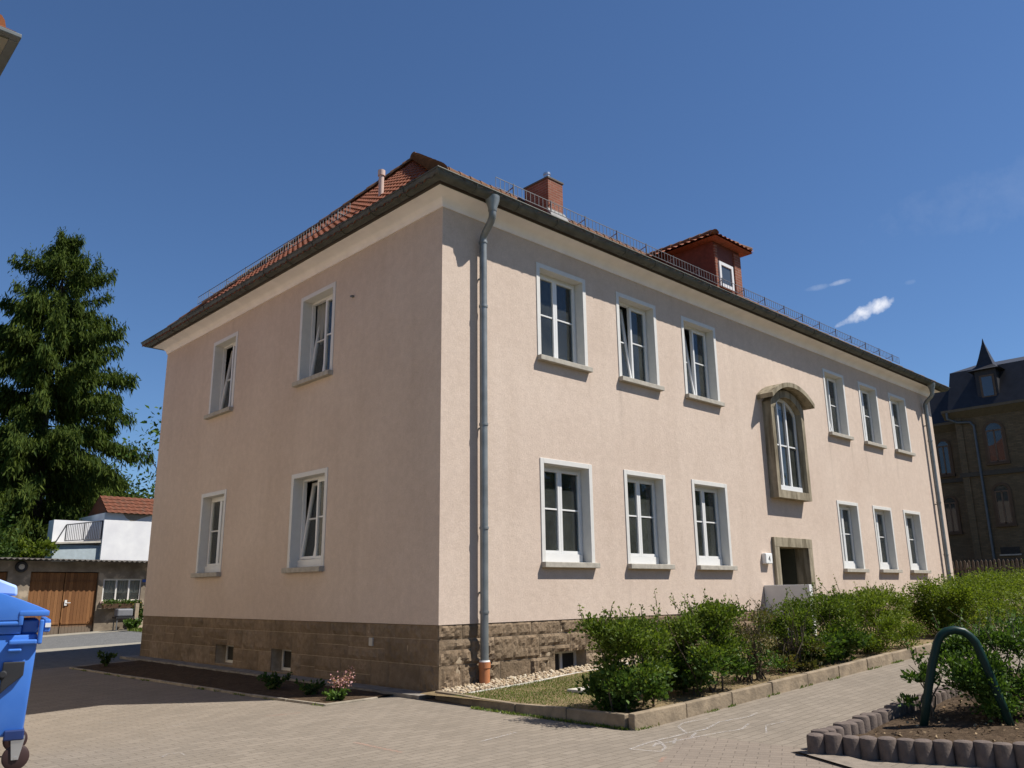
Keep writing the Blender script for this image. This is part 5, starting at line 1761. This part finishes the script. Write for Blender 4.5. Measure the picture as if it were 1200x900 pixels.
for k, (u0, u1, v0, v1) in enumerate(wins + wins2):
    fn = FX if k < len(wins) else FXW
    out_ = arch_win(None, u0 - 0.12, u1 + 0.12, v0 - 0.05, v1 + 0.12, fn); inn = arch_win(None, u0, u1, v0, v1, fn)
    m1 = MB()
    for i in range(len(inn)):
        j = (i + 1) % len(inn)
        m1.prism([inn[i], inn[j], out_[j], out_[i]], lambda a, b, d: fn(a, d, b), -0.05, 0.0)
    wo = m1.build('window', SURR, db)
    m1 = MB(); m1.add([fn(a, -0.012, b) for a, b in inn], [tuple(range(len(inn)))]); m1.build('pane', BGL, wo, fix=False)
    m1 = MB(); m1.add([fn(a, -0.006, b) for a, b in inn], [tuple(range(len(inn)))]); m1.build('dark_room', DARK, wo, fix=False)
    m1 = MB(); c = (u0 + u1) / 2; r = (u1 - u0) / 2

    def fb(a, b, c0, d0, m1=m1, fn=fn):
        m1.hexa([fn(a, -0.035, c0), fn(b, -0.035, c0), fn(b, -0.014, c0), fn(a, -0.014, c0), fn(a, -0.035, d0), fn(b, -0.035, d0), fn(b, -0.014, d0), fn(a, -0.014, d0)])
    fb(c - 0.035, c + 0.035, v0, v1 - r); fb(u0, u1, v1 - r - 0.03, v1 - r + 0.04); fb(u0, u0 + 0.05, v0, v1 - r - 0.03); fb(u1 - 0.05, u1, v0, v1 - r - 0.03); fb(u0 + 0.05, u1 - 0.05, v0, v0 + 0.06)
    m1.build('frame', simple('brown_window_frame', (0.11, 0.07, 0.045), 0.6), wo)
    m1 = MB(); m1.hexa([fn(u0 - 0.15, -0.13, v0 - 0.14), fn(u1 + 0.15, -0.13, v0 - 0.14), fn(u1 + 0.15, 0, v0 - 0.14), fn(u0 - 0.15, 0, v0 - 0.14), fn(u0 - 0.15, -0.13, v0 - 0.055), fn(u1 + 0.15, -0.13, v0 - 0.055), fn(u1 + 0.15, 0, v0 - 0.055), fn(u0 - 0.15, 0, v0 - 0.055)])
    m1.build('sill', SURR, wo)
m1 = MB(); m1.box(X0 - 0.03, 2.2, 2.83, X0 - 0.004, 3.0, 3.15); cw = m1.build('cellar_window', DARK, db)
m1 = MB(); m1.box(X0 - 0.10, 2.15, 2.76, X0 - 0.004, 3.05, 2.828); m1.build('sill', SILL, cw)
m1 = MB()
m1.tube([(X0 - 0.42, 4.35, 9.75), (X0 - 0.42, 4.35, 9.45), (X0 - 0.2, 4.0, 9.25), (X0 - 0.12, 3.45, 9.2), (X0 - 0.12, 3.3, 9.0), (X0 - 0.12, 3.3, 1.2)], 0.06, 10)
m1.build('downpipe', simple('dark_zinc', (0.09, 0.10, 0.11), 0.5, metal=0.3), db, smooth=True)
# spired dormer
m1 = MB(); m1.box(X0 - 0.1, 1.98, 9.95, X0 + 1.6, 2.92, 11.72); dmr = m1.build('dormer', SLATE, db)
m1 = MB(); m1.box(X0 - 0.14, 2.08, 10.25, X0 - 0.102, 2.74, 11.4); m1.build('dormer_frame', simple('dim_brown_wood', (0.09, 0.06, 0.04), 0.7), dmr)
m1 = MB(); m1.box(X0 - 0.16, 2.18, 10.35, X0 - 0.142, 2.64, 11.3); m1.build('dormer_pane', simple('sky_lit_glass', (0.03, 0.035, 0.05), 0.08, spec=1.0), dmr)
m1 = MB()
cy_, cx_ = 2.45, X0 + 0.35
lv = [(0.72, 11.66), (0.58, 11.73), (0.38, 11.92), (0.26, 12.3), (0.14, 12.75), (0.05, 13.1), (0.01, 13.35)]
vs = []; fs = []
for hw, z in lv: vs += [(cx_ - hw, cy_ - hw, z), (cx_ + hw, cy_ - hw, z), (cx_ + hw, cy_ + hw, z), (cx_ - hw, cy_ + hw, z)]
for i in range(len(lv) - 1):
    for k in range(4):
        a = i * 4 + k; b = i * 4 + (k + 1) % 4; fs.append((a, b, b + 4, a + 4))
fs.append((0, 1, 2, 3)); fs.append(tuple(range(len(vs) - 4, len(vs))))
m1.add(vs, fs); m1.build('spire', SLATE, dmr)

# picket fence
fz = 0.038 * 24
pf = thing('picket_fence', 'dark weathered picket fence between the hedge and the brick building', 'fence', (24, 0, fz))
WOODF = simple('grey_brown_fence_wood', (0.10, 0.075, 0.055), 0.9, 0.3)
mb = MB(); mb.box(24.03, -6.5, 1.15, 24.07, 5, 1.23); mb.box(24.03, -6.5, 1.95, 24.07, 5, 2.03); mb.build('rail', WOODF, pf)
pk = MB(); pk.prism([(-0.035, 0.05), (0.035, 0.05), (0.035, 1.32), (0.0, 1.37), (-0.035, 1.32)], lambda a, b, d: (d, a, b), 0.0, 0.028)
pk = pk.build('picket', WOODF, pf, local=True)
for i in range(82):
    o = pk if i == 0 else pk.copy()
    if i: COL.objects.link(o)
    o.parent = pf
    o.location = (0, -6.4 + i * 0.135, random.uniform(-0.02, 0.02))
for y in (-6.2, -3.9, -1.6, 0.7, 3.0):
    mb = MB(); mb.box(24.07, y, 0.8, 24.19, y + 0.12, 2.2); mb.build('post', WOODF, pf)
